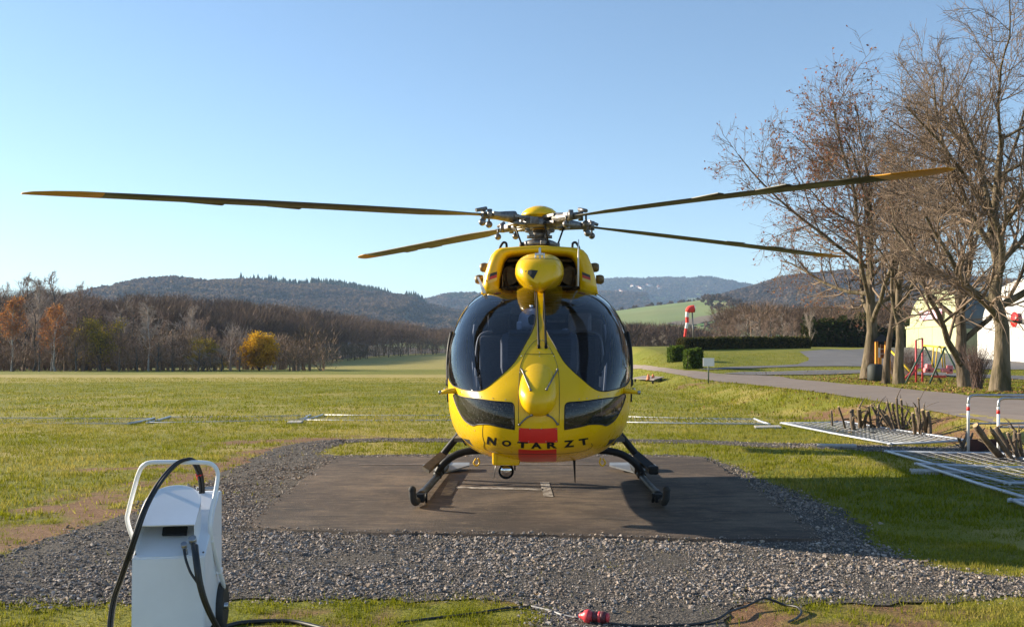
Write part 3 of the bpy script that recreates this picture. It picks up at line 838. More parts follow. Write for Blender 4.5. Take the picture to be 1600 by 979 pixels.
# nose bulge
nb = ray(841, 612)
b = MB(); rings = []
for i in range(1, 22):
    u = math.pi * i / 22; zc_ = math.cos(u)
    zz = 1.27 + zc_ * .30 if False else nb[2] + .005 + zc_ * (.33 if zc_ > 0 else .235)
    rr = math.sin(u) ** (.85 if zc_ < 0 else .8); k = 1 - .12 * max(0, zc_)
    yb = ray(841, PCY - (zz - CAM[2]) / 8.95 * FPX)[1] + .05
    rings.append([(nb[0] + .185 * k * rr * math.cos(a), yb - (.20 * rr * (1 - .80 * max(0, zc_))) * math.sin(a), zz) for a in np.linspace(0, 2 * math.pi, 40, endpoint=False)])
b.loft(rings); nbo = b.build('nose_bulge', M_YEL, heli)
nb_bvh = BVHTree.FromPolygons([v.co for v in nbo.data.vertices], [p.vertices for p in nbo.data.polygons])
def on_nose(q):
    s = ray(*q); dr = Vector(s - CAM); L_ = dr.length; h = nb_bvh.ray_cast(Vector(CAM), dr.normalized())
    return np.array(h[0]) if h[0] is not None and h[3] < L_ else s
br = MB()
for p in ([(815, 577), (818, 583), (829, 609)], [(871, 577), (868, 583), (854, 608)], [(831, 648), (822, 653), (811.5, 663)], [(856, 648), (864, 653), (871, 662)]):
    P = [on_nose(q) + np.array([0, -.012, 0]) for q in crom(p, 4)]; br = MB().tube(P, .008, 6)
    for e in (P[0], P[-1]): br.ball(e, .013, 8, 5)
    br.build('nose_brace', M_GRY, heli)
# wipers
for a, c in (((842, 543), (838.5, 461)), ((853, 543), (849.5, 463))):
    q = ppath([a, (a[0] - 1, 520), ((a[0] + c[0]) / 2, 500), c], 5); P = d2s(q, .03); P[0] = d2s(q[:1], .018)[0]
    m = MB().tube(P, np.linspace(.013, .007, len(P)), 6); m.cyl(P[0], d2s(q[:1], -.01)[0], .017, 8); m.cyl(P[-1], d2s(q[-1:], 0)[0], .008, 6)
    m.tube(d2s(ppath([(a[0] - .5, 530), (a[0] - 1.5, 505), (c[0], 468)], 5), .015), .006, 5); m.build('wiper', M_BLK, heli)
# lettering
def letter(ch, px, py, w, h, rot):
    cu = bpy.data.curves.new('letter', 'FONT'); cu.body = ch; cu.size = 1.0; cu.offset = .05; cu.align_x = 'LEFT'; cu.resolution_u = 5
    to = bpy.data.objects.new('letter_tmp', cu); COL.objects.link(to); bpy.context.view_layer.update()
    me = to.to_mesh(); V = np.array([tuple(v.co) for v in me.vertices]); F = [tuple(p.vertices) for p in me.polygons]; to.to_mesh_clear()
    bpy.data.objects.remove(to); bpy.data.curves.remove(cu)
    V[:, :2] -= V[:, :2].min(0); V[:, :2] /= V[:, :2].max(0); bm = bmesh.new()
    vs = [bm.verts.new((v[0], v[1], 0)) for v in V]
    for f in F:
        try: bm.faces.new([vs[i] for i in f])
        except ValueError: pass
    bmesh.ops.triangulate(bm, faces=bm.faces[:]); bmesh.ops.subdivide_edges(bm, edges=bm.edges[:], cuts=2, use_grid_fill=False)
    bmesh.ops.triangulate(bm, faces=bm.faces[:]); bm.verts.index_update()
    U = np.array([tuple(v.co) for v in bm.verts]); F = np.array([[v.index for v in f.verts] for f in bm.faces]); bm.free()
    ca, sa = math.cos(rot), math.sin(rot); P = []
    for u in U:
        x, y = (u[0] - .5) * w, -(u[1] - .5) * h
        P.append(d2s(disk(ray(px + x * ca - y * sa, py + x * sa + y * ca)), .0025))
    return npobj('letter', np.array(P), F, M_BLK, heli)
for ch, px, py, w, h, r in [('N', 768.5, 688.4, 15, 12.0, .17), ('O', 791.7, 692.0, 14.5, 9.4, .10), ('T', 816.5, 694.5, 16.5, 9.6, .04), ('A', 838, 695.3, 17, 9.8, .0), ('R', 862.5, 694.8, 16, 10, -.03), ('Z', 889, 692.6, 16.5, 11, -.08), ('T', 912, 689.5, 15, 10.5, -.15)]:
    letter(ch, px, py, w, h, r)
# belly fairing, searchlight, antennas
c0 = at(792, 711, 9.62)
MB().box(c0, (.27, .55, .15), bev=.03).box(at(774, 714, 9.36) , (.035, .06, .14), bev=.01).build('belly_fairing', M_YEL, heli)
c1 = at(791, 734.5, 9.5); Mx = Matrix.Rotation(R(90 + 8), 3, 'X')
sl = MB().lathe([(.02, -.14), (.06, -.11), (.072, -.03), (.077, 0.02), (.077, .04), (.069, .04), (.069, .02), (.0, .015)], c1, Mx, 28)
sl.box(c1 + np.array([0, .06, .09]), (.05, .06, .10), bev=.01).box(c1 + np.array([.085, .03, .05]), (.015, .03, .10)); slo = sl.build('searchlight', M_BLK, heli)
M_LENS = pmat('searchlight_lens', (.7, .7, .72), (.6, .6, .62), scale=30, rough=.05, metal=1)
MB().lathe([(.0, .060), (.02, .058), (.04, .050), (.056, .038), (.069, .024)], c1, Mx, 28).build('lens', M_LENS, slo)
p = at(897, 712, 9.75); MB().loft([[(p[0] - .035, p[1] - .06, p[2]), (p[0] + .035, p[1] - .06, p[2]), (p[0] + .035, p[1] + .08, p[2]), (p[0] - .035, p[1] + .08, p[2])],
    [(p[0] - .012, p[1] - .02, p[2] - .03), (p[0] + .014, p[1] - .02, p[2] - .03), (p[0] + .014, p[1] + .05, p[2] - .03), (p[0] - .012, p[1] + .05, p[2] - .03)],
    [(p[0] + .006, p[1] + .01, p[2] - .27), (p[0] + .016, p[1] + .01, p[2] - .27), (p[0] + .016, p[1] + .03, p[2] - .27), (p[0] + .006, p[1] + .03, p[2] - .27)]], smooth=False).build('blade_antenna', M_BLK, heli)
MB().tube([at(775, 722, 9.4), at(773.5, 735, 9.4), at(771.5, 748, 9.42)], [.006, .004, .003], 6).build('whip_antenna', M_GRY, heli)
for s in (-1, 1):
    P = crom([(s * .66, -1.55, .575), (s * .685, -1.56, .53), (s * .655, -1.56, .50), (s * .625, -1.56, .53), (s * .64, -1.55, .58)], 5)
    MB().tube(P, .009, 6).build('tie_down_ring', M_YEL, heli)
    # pitot arm
    b0 = ray(PCX + s * 132, 610); d0 = b0[1] - CAM[1]
    e = at(PCX + s * 153, 612.5, d0 - .05); m_ = (b0 + e) / 2 + np.array([0, -.02, .003])
    pa = MB().tube([b0 - np.array([s * .05, -.02, 0]), b0, m_, e], [.034, .031, .024, .019], 10).build('pitot_arm', M_YEL, heli)
    MB().cyl(e, e + (e - m_) / np.linalg.norm(e - m_) * .03, .019, 10).build('pitot_tip', M_STL, pa)
    # door hardware on the cockpit door edge
    dr = MB().tube(crom([(s * .97, -1.30, 1.32), (s * .985, -1.25, 1.5), (s * .98, -1.19, 1.72), (s * .955, -1.11, 1.9)], 5), .02, 8)
    dr.box((s * .985, -1.24, 1.36), (.04, .09, .07), bev=.01).box((s * .985, -1.1, 1.75), (.03, .08, .08), bev=.01).box((s * .955, -1.38, 1.2), (.05, .06, .09), bev=.012)
    dr.build('door_frame', M_BLK, heli)
    MB().cyl((s * .985, -1.36, 1.29), (s * 1.01, -1.38, 1.29), .014, 8).build('door_button', M_STL, heli)

# --- engine cowling
OUT = [(-.66, 2.36), (-.645, 2.46), (-.628, 2.56), (-.585, 2.70), (-.545, 2.80), (-.50, 2.85), (-.44, 2.878), (-.22, 2.893), (0, 2.905)]
INN = [(-.465, 2.38), (-.465, 2.46), (-.458, 2.54), (-.435, 2.66), (-.41, 2.745), (-.375, 2.79), (-.31, 2.81), (-.16, 2.818), (0, 2.825)]
def full(o, y, sx=1, sz=1, z0=2.36): 
    h = [(x * sx, y, z0 + (z - z0) * sz) for x, z in o]; return h + [(-x, yy, z) for x, yy, z in h[-2::-1]]
cw = MB(); rings = [full(INN, -.25), full(INN, -.655), full([(a[0] * .35 + b_[0] * .65, a[1] * .35 + b_[1] * .65) for a, b_ in zip(INN, OUT)], -.665), full(OUT, -.60), full(OUT, -.40, 1.03, 1.03), full(OUT, .2, 1.09, 1.10), full(OUT, 1.2, 1.09, 1.10), full(OUT, 2.2, .98, .98), full(OUT, 2.9, .75, .75), full(OUT, 3.3, .45, .3)]
cw.loft(rings, cap0=False, cap1=True); cowl = cw.build('engine_cowling', M_YEL, heli)
dk = MB(); dk.loft([full(INN, -.252, .998, .998), full(INN, .15, .97, .97)], cap0=False, cap1=True, smooth=False); dk.build('intake_duct', M_BLKM, cowl)
for s in (-1, 1):
    hs = MB(); hs.tube(crom([(s * .30, -.05, 2.42), (s * .40, -.1, 2.50), (s * .42, -.1, 2.62), (s * .33, -.05, 2.72), (s * .22, .05, 2.73)], 6), .035, 10)
    hs.cyl((s * .36, .12, 2.60), (s * .36, -.12, 2.60), .11, 16); hs.box((s * .30, -.05, 2.78), (.24, .2, .03)); hs.tube([(s * .44, -.3, 2.4), (s * .42, -.1, 2.55)], .02, 8)
    hs.box((s * .425, -.42, 2.48), (.012, .16, .2))
    hs.build('engine_pipe', M_BRZ, cowl)
cow_bvh = BVHTree.FromPolygons([v.co for v in cowl.data.vertices], [p.vertices for p in cowl.data.polygons])
def cast(bvh, px, py, off=.003):
    dr = Vector(((px - PCX) / FPX, 1, (PCY - py) / FPX)).normalized(); h = bvh.ray_cast(Vector(CAM), dr)
    if h[0] is None: h = bvh.find_nearest(Vector(at(px, py, 11))); return np.array(h[0] + h[1] * off)
    n = h[1] if h[1].dot(dr) < 0 else -h[1]
    return np.array(h[0] + n * off)
M_FB, M_FR, M_FG = pmat('flag_black', (.03, .03, .03), rough=.4), pmat('flag_red', (.55, .04, .03), rough=.4), pmat('flag_gold', (.75, .55, .12), rough=.4)
def bil(Q, u, v): Q = [np.array(q, float) for q in Q]; return (Q[0] * (1 - u) + Q[1] * u) * (1 - v) + (Q[3] * (1 - u) + Q[2] * u) * v
def flag(Q):
    fo = None
    for k, m in enumerate((M_FB, M_FR, M_FG)):
        g = MB(); V = [cast(cow_bvh, *bil(Q, u / 4, (k + v / 3) / 3), .004) for v in range(4) for u in range(5)]
        g.add(V, [(v * 5 + u, v * 5 + u + 1, (v + 1) * 5 + u + 1, (v + 1) * 5 + u) for v in range(3) for u in range(4)])
        o = g.build('flag_stripe', m, cowl)
flag([(763.6, 428), (776.7, 424), (776, 438), (763, 442.5)]); flag([(909.5, 424.5), (921.7, 429.5), (922.8, 442), (910, 438)])
for s in (-1, 1):
    hd = crom([(s * .38, -.45, 2.89), (s * .385, -.45, 2.945), (s * .42, -.45, 2.955), (s * .455, -.45, 2.90), (s * .46, -.45, 2.865)], 5)
    MB().tube(hd, .014, 8).build('grab_handle', M_BLK, heli)
    for (x, z, y) in ((.665, 2.72, .1), (.725, 2.575, .1)):
        MB().lathe([(.0, .06), (.04, .055), (.055, .03), (.058, 0), (.05, -.04)], (s * x, y, z), Matrix.Rotation(R(90) * s, 3, 'Y') , 16).build('exhaust_scoop', M_BRZ, cowl)
MB().tube([at(903, 447, 10.75), at(903.5, 410, 10.75), at(904, 374, 10.75)], [.012, .010, .006], 8).build('whip_antenna', M_WHT, heli)
a0, a1 = at(747, 433, 10.9), at(754, 449, 10.7)
MB().loft([[(q[0] - w, q[1] - .05, q[2]), (q[0] + w, q[1] - .05, q[2]), (q[0] + w, q[1] + .07, q[2]), (q[0] - w, q[1] + .07, q[2])] for q, w in ((a1 + np.array([.02, 0, -.06]), .02), (a1, .016), (a0, .010))], smooth=False).build('side_antenna', M_WHT, heli)
# --- doghouse fairing in front of the mast
DG = np.array([(-1.42, .02, 2.45, 2.425, 2.40), (-1.405, .10, 2.54, 2.390, 2.44), (-1.37, .165, 2.60, 2.365, 2.47), (-1.30, .215, 2.665, 2.345, 2.50), (-1.18, .25, 2.725, 2.335, 2.53), (-1.0, .268, 2.768, 2.335, 2.55), (-.7, .27, 2.79, 2.3, 2.55), (-.3, .27, 2.80, 2.3, 2.55), (-.1, .25, 2.79, 2.3, 2.55)])
DGD = np.stack([_pchip(DG[:, 0], DG[:, c], np.concatenate([np.linspace(-1.42, -1.3, 7), np.linspace(-1.25, -.1, 9)])) for c in range(5)], 1)
rings = []
for y, w, zt, zb, zc in DGD:
    rg = []
    for a in np.linspace(0, 2 * math.pi, 40, endpoint=False):
        c, s = math.cos(a), math.sin(a); n = 2.6 if s > 0 else 1.45; h = zt - zc if s > 0 else zc - zb
        rg.append((w * math.copysign(abs(c) ** (2 / n), c), y, zc + h * math.copysign(abs(s) ** (2 / n), s)))
    rings.append(rg)
dog = MB().loft(rings).build('mast_fairing', M_YEL, heli)
dog_bvh = BVHTree.FromPolygons([v.co for v in dog.data.vertices], [p.vertices for p in dog.data.polygons])
g = MB(); Q = [(820, 423.5), (830, 421.5), (840.5, 422.5), (838, 428), (833.5, 436), (828, 431)]
V = [cast(dog_bvh, 831, 427, .006)] + [cast(dog_bvh, *q, .004) for q in Q]; g.add(V, [(0, i + 1, (i + 1) % 6 + 1) for i in range(6)], False); g.build('ram_air_inlet', M_BLKM, dog)
g = MB()
for pts in ([(804.5, 425), (806, 412), (816, 405.5), (843, 403.5), (868, 405.5), (880, 412), (881.5, 424)],): g.tube([cast(dog_bvh, *q, .001) for q in crom(pts, 6)], .003, 5)
g.build('panel_seam', M_SEAM, dog)
g = MB(); g.cyl(at(843.5, 403, 10.15), at(843.5, 388, 10.3), .012, 8); g.box(at(843.5, 397, 10.15), (.07, .05, .02), bev=.006); g.cyl(at(837, 403, 10.15), at(837, 396, 10.2), .009, 8); g.cyl(at(850, 403, 10.15), at(850, 396, 10.2), .009, 8); g.build('wire_cutter', M_WHT, dog)

# --- rotor head
HUBZ = 3.27
hb = MB().lathe([(.20, -.10), (.215, -.06), (.20, .0), (.17, .045)], (0, 0, HUBZ), None, 20)
for k in range(4):
    a = R(34 + 90 * k); u = Vector((math.cos(a), math.sin(a), 0)); w = Vector((-u.y, u.x, 0)); c = Vector((0, 0, HUBZ))
    Mr = Matrix.Rotation(a, 3, 'Z')
    hb.box(c + u * .28 + Vector((0, 0, .02)), (.24, .15, .035), Mr, bev=.006); hb.box(c + u * .28 - Vector((0, 0, .06)), (.24, .15, .035), Mr, bev=.006)
    hb.cyl(c + u * .33 + Vector((0, 0, .05)), c + u * .33 - Vector((0, 0, .09)), .035, 10)
    hb.box(c + u * .19 + w * .13 - Vector((0, 0, .03)), (.12, .10, .09), Mr, bev=.01)
hub = hb.build('rotor_hub', M_GRY, heli)
ms = MB().cyl((0, 0, 2.9), (0, 0, HUBZ - .08), .075, 18).lathe([(.10, 3.06), (.11, 3.1), (.09, 3.14)], n=18); ms.build('rotor_mast', M_GRY, heli)
sw = MB().lathe([(.13, 2.95), (.19, 2.955), (.20, 2.975), (.20, 3.01), (.17, 3.025), (.11, 3.045)], n=28)
sw.lathe([(.24, 2.90), (.245, 2.925), (.23, 2.945), (.12, 2.95)], n=28)
for k in range(4):
    a = R(10 + 90 * k); sw.box((.21 * math.cos(a), .21 * math.sin(a), 2.985), (.07, .06, .05), Matrix.Rotation(a, 3, 'Z'), bev=.008)
swo = sw.build('swashplate', M_GRY, heli)
for s in (-1, 1):
    g = MB(); g.box((s * .10, -.12, 3.10), (.05, .05, .09), (0, s * .5, 0), bev=.008).box((s * .145, -.11, 3.155), (.05, .04, .08), (0, -s * .45, 0), bev=.008).cyl((s * .06, -.14, 3.06), (s * .15, -.14, 3.06), .02, 8).cyl((s * .09, -.13, 3.13), (s * .17, -.13, 3.13), .018, 8)
    g.build('scissor_link', M_GRY, heli)
for k in range(4):
    a = R(10 + 90 * k + 16); b_ = R(34 + 90 * k - 22)
    p0 = (.235 * math.cos(a), .235 * math.sin(a), 2.97); p1 = (.30 * math.cos(b_), .30 * math.sin(b_), HUBZ - .07)
    g = MB().cyl(p0, p1, .011, 8); g.ball(p0, .026, 8, 5).ball(p1, .024, 8, 5); g.build('pitch_link', M_BLK, heli)
MB().lathe([(.215, HUBZ + .045), (.222, HUBZ + .065), (.205, HUBZ + .10), (.16, HUBZ + .14), (.09, HUBZ + .168), (.0, HUBZ + .178)], n=36).build('hub_cap', M_YEL, heli)
MB().lathe([(.06, HUBZ - .12), (.13, HUBZ - .05), (.20, HUBZ + .05), (.215, HUBZ + .06)], n=32).build('hub_cone', M_YEL, heli)

AF = [(.5, 0), (.44, .034), (.25, .058), (0, .058), (-.3, .03), (-.5, .003), (-.3, -.018), (0, -.038), (.25, -.042), (.44, -.028)]
def blade(phi, zr, zt, pitch0, pitch1, lab):
    a = R(phi); u = np.array([math.cos(a), math.sin(a), 0]); w = np.array([-math.sin(a), math.cos(a), 0]); up = np.array([0, 0, 1.])
    def zc(r): 
        s = np.clip((r - .5) / 5.0, 0, 1); return zr + (zt - zr) * (.8 * s + .2 * s * s)
    def ring(r, ch, tf=1.0, sweep=0, tw=None):
        tw = R(np.interp(r, [.7, 5.5], [pitch0, pitch1])) if tw is None else tw
        out = []
        for (c, t) in AF:
            y = c * ch + sweep; z = t * ch * tf
            out.append(u * r + w * (y * math.cos(tw) - z * math.sin(tw)) + up * (zc(r) + y * math.sin(tw) + z * math.cos(tw)))
        return out
    RS = [(.72, .11, 2.6, 0), (.95, .13, 1.9, 0), (1.2, .22, 1.3, -.02), (1.5, .30, 1.05, -.035), (1.9, .32, 1, -.04)] + [(r, .32, 1, -.04) for r in np.linspace(2.4, 4.85, 8)]
    o = MB().loft([ring(*q) for q in RS]).build('rotor_blade', M_BLADE, heli)
    tip = MB().loft([ring(*q) for q in [(4.852, .322, 1.0, -.04), (5.05, .322, 1, -.04), (5.25, .28, 1, -.058), (5.42, .20, .95, -.09), (5.5, .11, .9, -.125)]]).build('blade_tip', M_TIP, o)
    for r0, r1 in ((2.9, 3.25), (3.7, 4.05)):
        P = ring((r0 + r1) / 2, .32, 1, -.04)[5]
        MB().box(P, (r1 - r0, .07, .006), Matrix.Rotation(a, 3, 'Z')).build('trim_tab', M_BLADE, o)
    cf = MB(); P0 = u * .36 + up * zc(.36); P1 = u * .80 + up * zc(.8)
    cf.tube([P0, u * .48 + up * zc(.48), u * .62 + up * zc(.62), P1], [.075, .062, .045, .04], 12)
    cf.box(u * .64 + up * (zc(.64) + .01), (.10, .16, .06), Matrix.Rotation(a, 3, 'Z'), bev=.012)
    for sg in (-1, 1): cf.cyl(u * .74 + w * sg * .07 + up * (zc(.74) + .06), u * .74 + w * sg * .07 + up * (zc(.74) - .05), .03, 10)
    cf.cyl(u * .76 + w * .03 + up * (zc(.76) + .075), u * .90 + w * .03 + up * (zc(.9) + .045), .022, 8)
    cf.build('blade_cuff', M_GRY, o)
    for r, s in ((.66, -.08), (.84, .07)):
        c = u * r + w * s + up * (zc(r) - .095)
        MB().ball(c, .042, 14, 9).cyl(c + up * .03, c + up * .10, .012, 8).build('pendulum_weight', M_GRY, o)
    return o
blade(214, 3.285, 3.085, 4, 0, None); blade(304, 3.25, 2.985, 5, 1, None); blade(34, 3.26, 3.155, 4, 0, None); blade(124, 3.255, 3.31, 5, 1, None)

# --- landing gear
SK = 1.315
M_STEP = pmat('worn_step', (.10, .075, .045), (.055, .045, .032), scale=14, rough=.7)
for s in (-1, 1):
    X = s * SK; m = MB()
    P = crom([(X, -1.02, .105), (X, .3, .10), (X, 1.6, .10), (X, 2.35, .10)], 6); m.tube(P, .044, 14)
    m.tube([(X, -1.05, .105), (X - s * .0, -.72, .105)], .050, 14)
    sk = m.build('skid', M_BLK, heli)
    m = MB().tube(crom([(X, -1.0, .105), (X, -1.22, .085), (X + s * .005, -1.36, .09), (X + s * .02, -1.42, .14), (X + s * .025, -1.44, .235)], 6), [.036] * 8 + [.036] * 17 if False else .038, 12)
    m.ball((X + s * .025, -1.44, .235), .041, 12, 8); m.build('skid_toe', M_RUB, sk)
    g = MB()
    for y in (-1.12, -1.2): g.box((X - s * .03, y, .11), (.085, .03, .09), bev=.01)
    g.cyl((X - s * .09, -1.17, .06), (X - s * .09, -1.17, .16), .014, 8); g.build('toe_clamp', M_BLK, sk)
    pl = MB(); 
    kite = [(0, 1.70, .035), (.33, 1.98, .10), (.30, 2.34, .10), (-.30, 2.34, .10), (-.33, 1.98, .10)]
    pl.loft([[(X + s * x, y, z) for x, y, z in kite], [(X + s * x, y, z + .02) for x, y, z in kite]], smooth=False)
    pl.build('bear_paw', pmat('bear_paw_grey', (.24, .25, .27), (.18, .19, .2), rough=.45), sk)
# front tube: one arch from skid to skid
half = crom([(-SK, .75, .12), (-1.285, .75, .20), (-1.20, .75, .30), (-1.07, .75, .385), (-.92, .75, .43), (-.75, .75, .442), (-.55, .75, .442), (0, .75, .442)], 6)
path = half + [np.array([-p[0], p[1], p[2]]) for p in half[-2::-1]]
MB().tube(path, .047, 14).build('cross_tube', M_BLK, heli)
half = crom([(-SK, 1.12, .14), (-SK + .01, 1.12, .30), (-1.19, 1.12, .46), (-1.04, 1.12, .64), (-.82, 1.12, .90), (-.6, 1.12, 1.0), (0, 1.12, 1.0)], 6)
path = half + [np.array([-p[0], p[1], p[2]]) for p in half[-2::-1]]
MB().tube(path, .047, 14).build('cross_tube', M_BLK, heli)
for s in (-1, 1):
    g = MB(); g.tube([(s * SK, 1.12, .10), (s * (SK - .005), 1.12, .33)], [.062, .056], 12); g.build('saddle_clamp', M_BLK, heli); MB().tube([(s * SK, .75, .10), (s * (SK - .02), .75, .17)], [.06, .055], 12).build('saddle_clamp', M_BLK, heli)
    g = MB()
    a0, a1 = np.array([s * 1.26, 1.0, .36]), np.array([s * 1.435, .55, .215])
    wd = np.array([s * .042, .03, .02]); tk = np.array([0, 0, .02])
    g.loft([[a0 - wd - tk, a0 + wd - tk, a0 + wd + tk, a0 - wd + tk], [a1 - wd * 1.1 - tk, a1 + wd * 1.1 - tk, a1 + wd * 1.1 + tk, a1 - wd * 1.1 + tk]], smooth=False)
    (g.box(a1, (.13, .10, .11), bev=.03) if s > 0 else None); g.build('footstep', M_STEP if s < 0 else M_BLK, heli)
    g = MB().box((s * .98, 1.15, .56), (.10, .12, .16), (0, s * .6, 0), bev=.02); g.build('gear_bracket', M_BLK, heli); MB().box((s * .70, .75, .50), (.16, .14, .12), bev=.015).build('gear_bracket', M_BLK, heli)

# --- cockpit
ip = MB()
ip.box((0, -1.42, 1.66), (.82, .30, .46), bev=.09).box((0, -1.44, 1.885), (.64, .34, .05), bev=.02).box((0, -1.35, 1.2), (.34, .35, .6), bev=.04)
ipo = ip.build('instrument_panel', M_INT, heli)
lv = MB()
for s in (-1, 1):
    for k in range(7): lv.box((s * .27, -1.574, 1.62 + k * .032), (.12, .012, .012))
lv.build('louvre', pmat('louvre_grey', (.055, .057, .062), rough=.7), ipo)['kind'] = 'stuff'
MB().cyl((.27, -1.55, 1.86), (.27, -1.55, 1.90), .012, 8).ball((.27, -1.55, 1.91), .04, 12, 8, (1, 1, .5)).build('knob', M_INTL, ipo)
MB().box((0, -.4, .78), (1.75, 2.6, .04)).build('cabin_floor', M_INT, heli)
MB().box((0, .55, 1.45), (1.66, .06, 1.55), bev=.25).build('cabin_bulkhead', M_INT, heli)
for s in (-1, 1):
    st = MB().box((s * .47, -.62, 1.10), (.48, .5, .14), bev=.05).box((s * .47, -.38, 1.50), (.46, .13, .78), (.12, 0, 0), bev=.06).build('pilot_seat', M_SEAT, heli)
    MB().box((s * .47, -.33, 2.03), (.27, .09, .24), bev=.04).build('headrest', M_INTL if s > 0 else M_SEAT, st)
    fr = MB().tube(crom([(s * .72, -.45, .95), (s * .735, -.45, 1.5), (s * .70, -.42, 1.86), (s * .55, -.40, 1.93)], 5), .016, 8).box((s * .70, -.55, 1.35), (.03, .2, .12), bev=.01); fr.build('seat_frame', M_INTL, st)
    MB().tube(crom([(s * .66, -1.35, 1.0), (s * .70, -1.35, 1.45), (s * .715, -1.3, 1.75), (s * .70, -1.2, 1.98)], 4), .012, 6).build('door_pull', M_INTL, heli)
MB().box((.2, .1, 2.07), (.22, .03, .03)).box((.62, .3, 1.95), (.3, .2, .3), bev=.03).box((-.1, .2, 2.2), (.5, .3, .1), bev=.02).build('overhead_equipment', M_INTL, heli)
hl = thing('flight_helmet', 'white flight helmet with dark visor lying on the helicopter instrument panel', 'helmet', (-.085, -1.46, 1.912))
m = MB().lathe([(.115, .0), (.135, .05), (.14, .10), (.128, .16), (.095, .205), (.05, .228), (0, .234)], n=24); m.cyl((0, 0, .22), (.0, 0, .262), .022, 10); m.box((-.125, -.03, .045), (.06, .14, .09), bev=.02); m.build('helmet_shell', M_WHT, hl)
MB().ball((.01, -.085, .10), .075, 16, 10, (.9, .9, 1)).build('visor', M_BLK, hl)

# --- tail, unseen: set back and fin enlarged to shape its shadow on the grass
tl = MB(); rings = []
for y, r, z in ((3.45, .265, 2.085), (4.2, .235, 2.1), (5.9, .19, 2.12), (7.6, .155, 2.14), (8.3, .12, 2.2)):
    rings.append([(r * math.cos(a), y, z + r * math.sin(a)) for a in np.linspace(0, 6.283185, 20, endpoint=False)])
tl.loft(rings); tl.build('tail_boom', M_YEL, heli)
fn = MB(); fn.loft([[(-.07, 7.1, 1.95), (.07, 7.1, 1.95), (.06, 8.5, 1.9), (-.06, 8.5, 1.9)], [(-.05, 8.0, 3.45), (.05, 8.0, 3.45), (.03, 8.75, 3.5), (-.03, 8.75, 3.5)]], smooth=False); fn.build('tail_fin', M_YEL, heli)
hs = MB().box((0, 7.1, 2.12), (2.3, .45, .06), bev=.015); ho = hs.build('stabilizer', M_YEL, heli)
for s in (-1, 1): MB().loft([[(s * 1.1, 6.8, 1.7), (s * 1.14, 6.8, 1.7), (s * 1.14, 7.8, 1.75), (s * 1.1, 7.8, 1.75)], [(s * 1.1, 7.0, 2.42), (s * 1.14, 7.0, 2.42), (s * 1.14, 7.6, 2.42), (s * 1.1, 7.6, 2.42)]], smooth=False).build('end_plate', M_YEL, ho)
tr = MB().cyl((-.05, 8.3, 3.15), (-.32, 8.3, 3.15), .06, 12).box((-.28, 8.3, 3.15), (.03, 1.95, .19), (R(14), 0, 0), bev=.01); tr.build('tail_rotor', M_GRY, heli)
# ------------------------------------------------------------------ trees
def polytubes(P, Rd, k):
    """P (n,m,3), Rd (n,m) -> verts, quads"""
    n, m, _ = P.shape
    T = np.gradient(P, axis=1); T /= np.linalg.norm(T, axis=2, keepdims=True) + 1e-9
    ref = np.where(np.abs(T[:, :1, 2:3]) < .9, np.array([0, 0, 1.]), np.array([1., 0, 0]))
    u = np.cross(T, np.broadcast_to(ref, T.shape)); u /= np.linalg.norm(u, axis=2, keepdims=True) + 1e-9
    w = np.cross(T, u); a = np.arange(k) / k * 6.283185
    V = P[:, :, None] + (u[:, :, None] * np.cos(a)[:, None] + w[:, :, None] * np.sin(a)[:, None]) * Rd[:, :, None, None]
    i = np.arange(n * m * k).reshape(n, m, k); j = np.roll(i, -1, axis=2)
    F = np.stack([i[:, :-1], j[:, :-1], j[:, 1:], i[:, 1:]], -1).reshape(-1, 4)
    return V.reshape(-1, 3), F

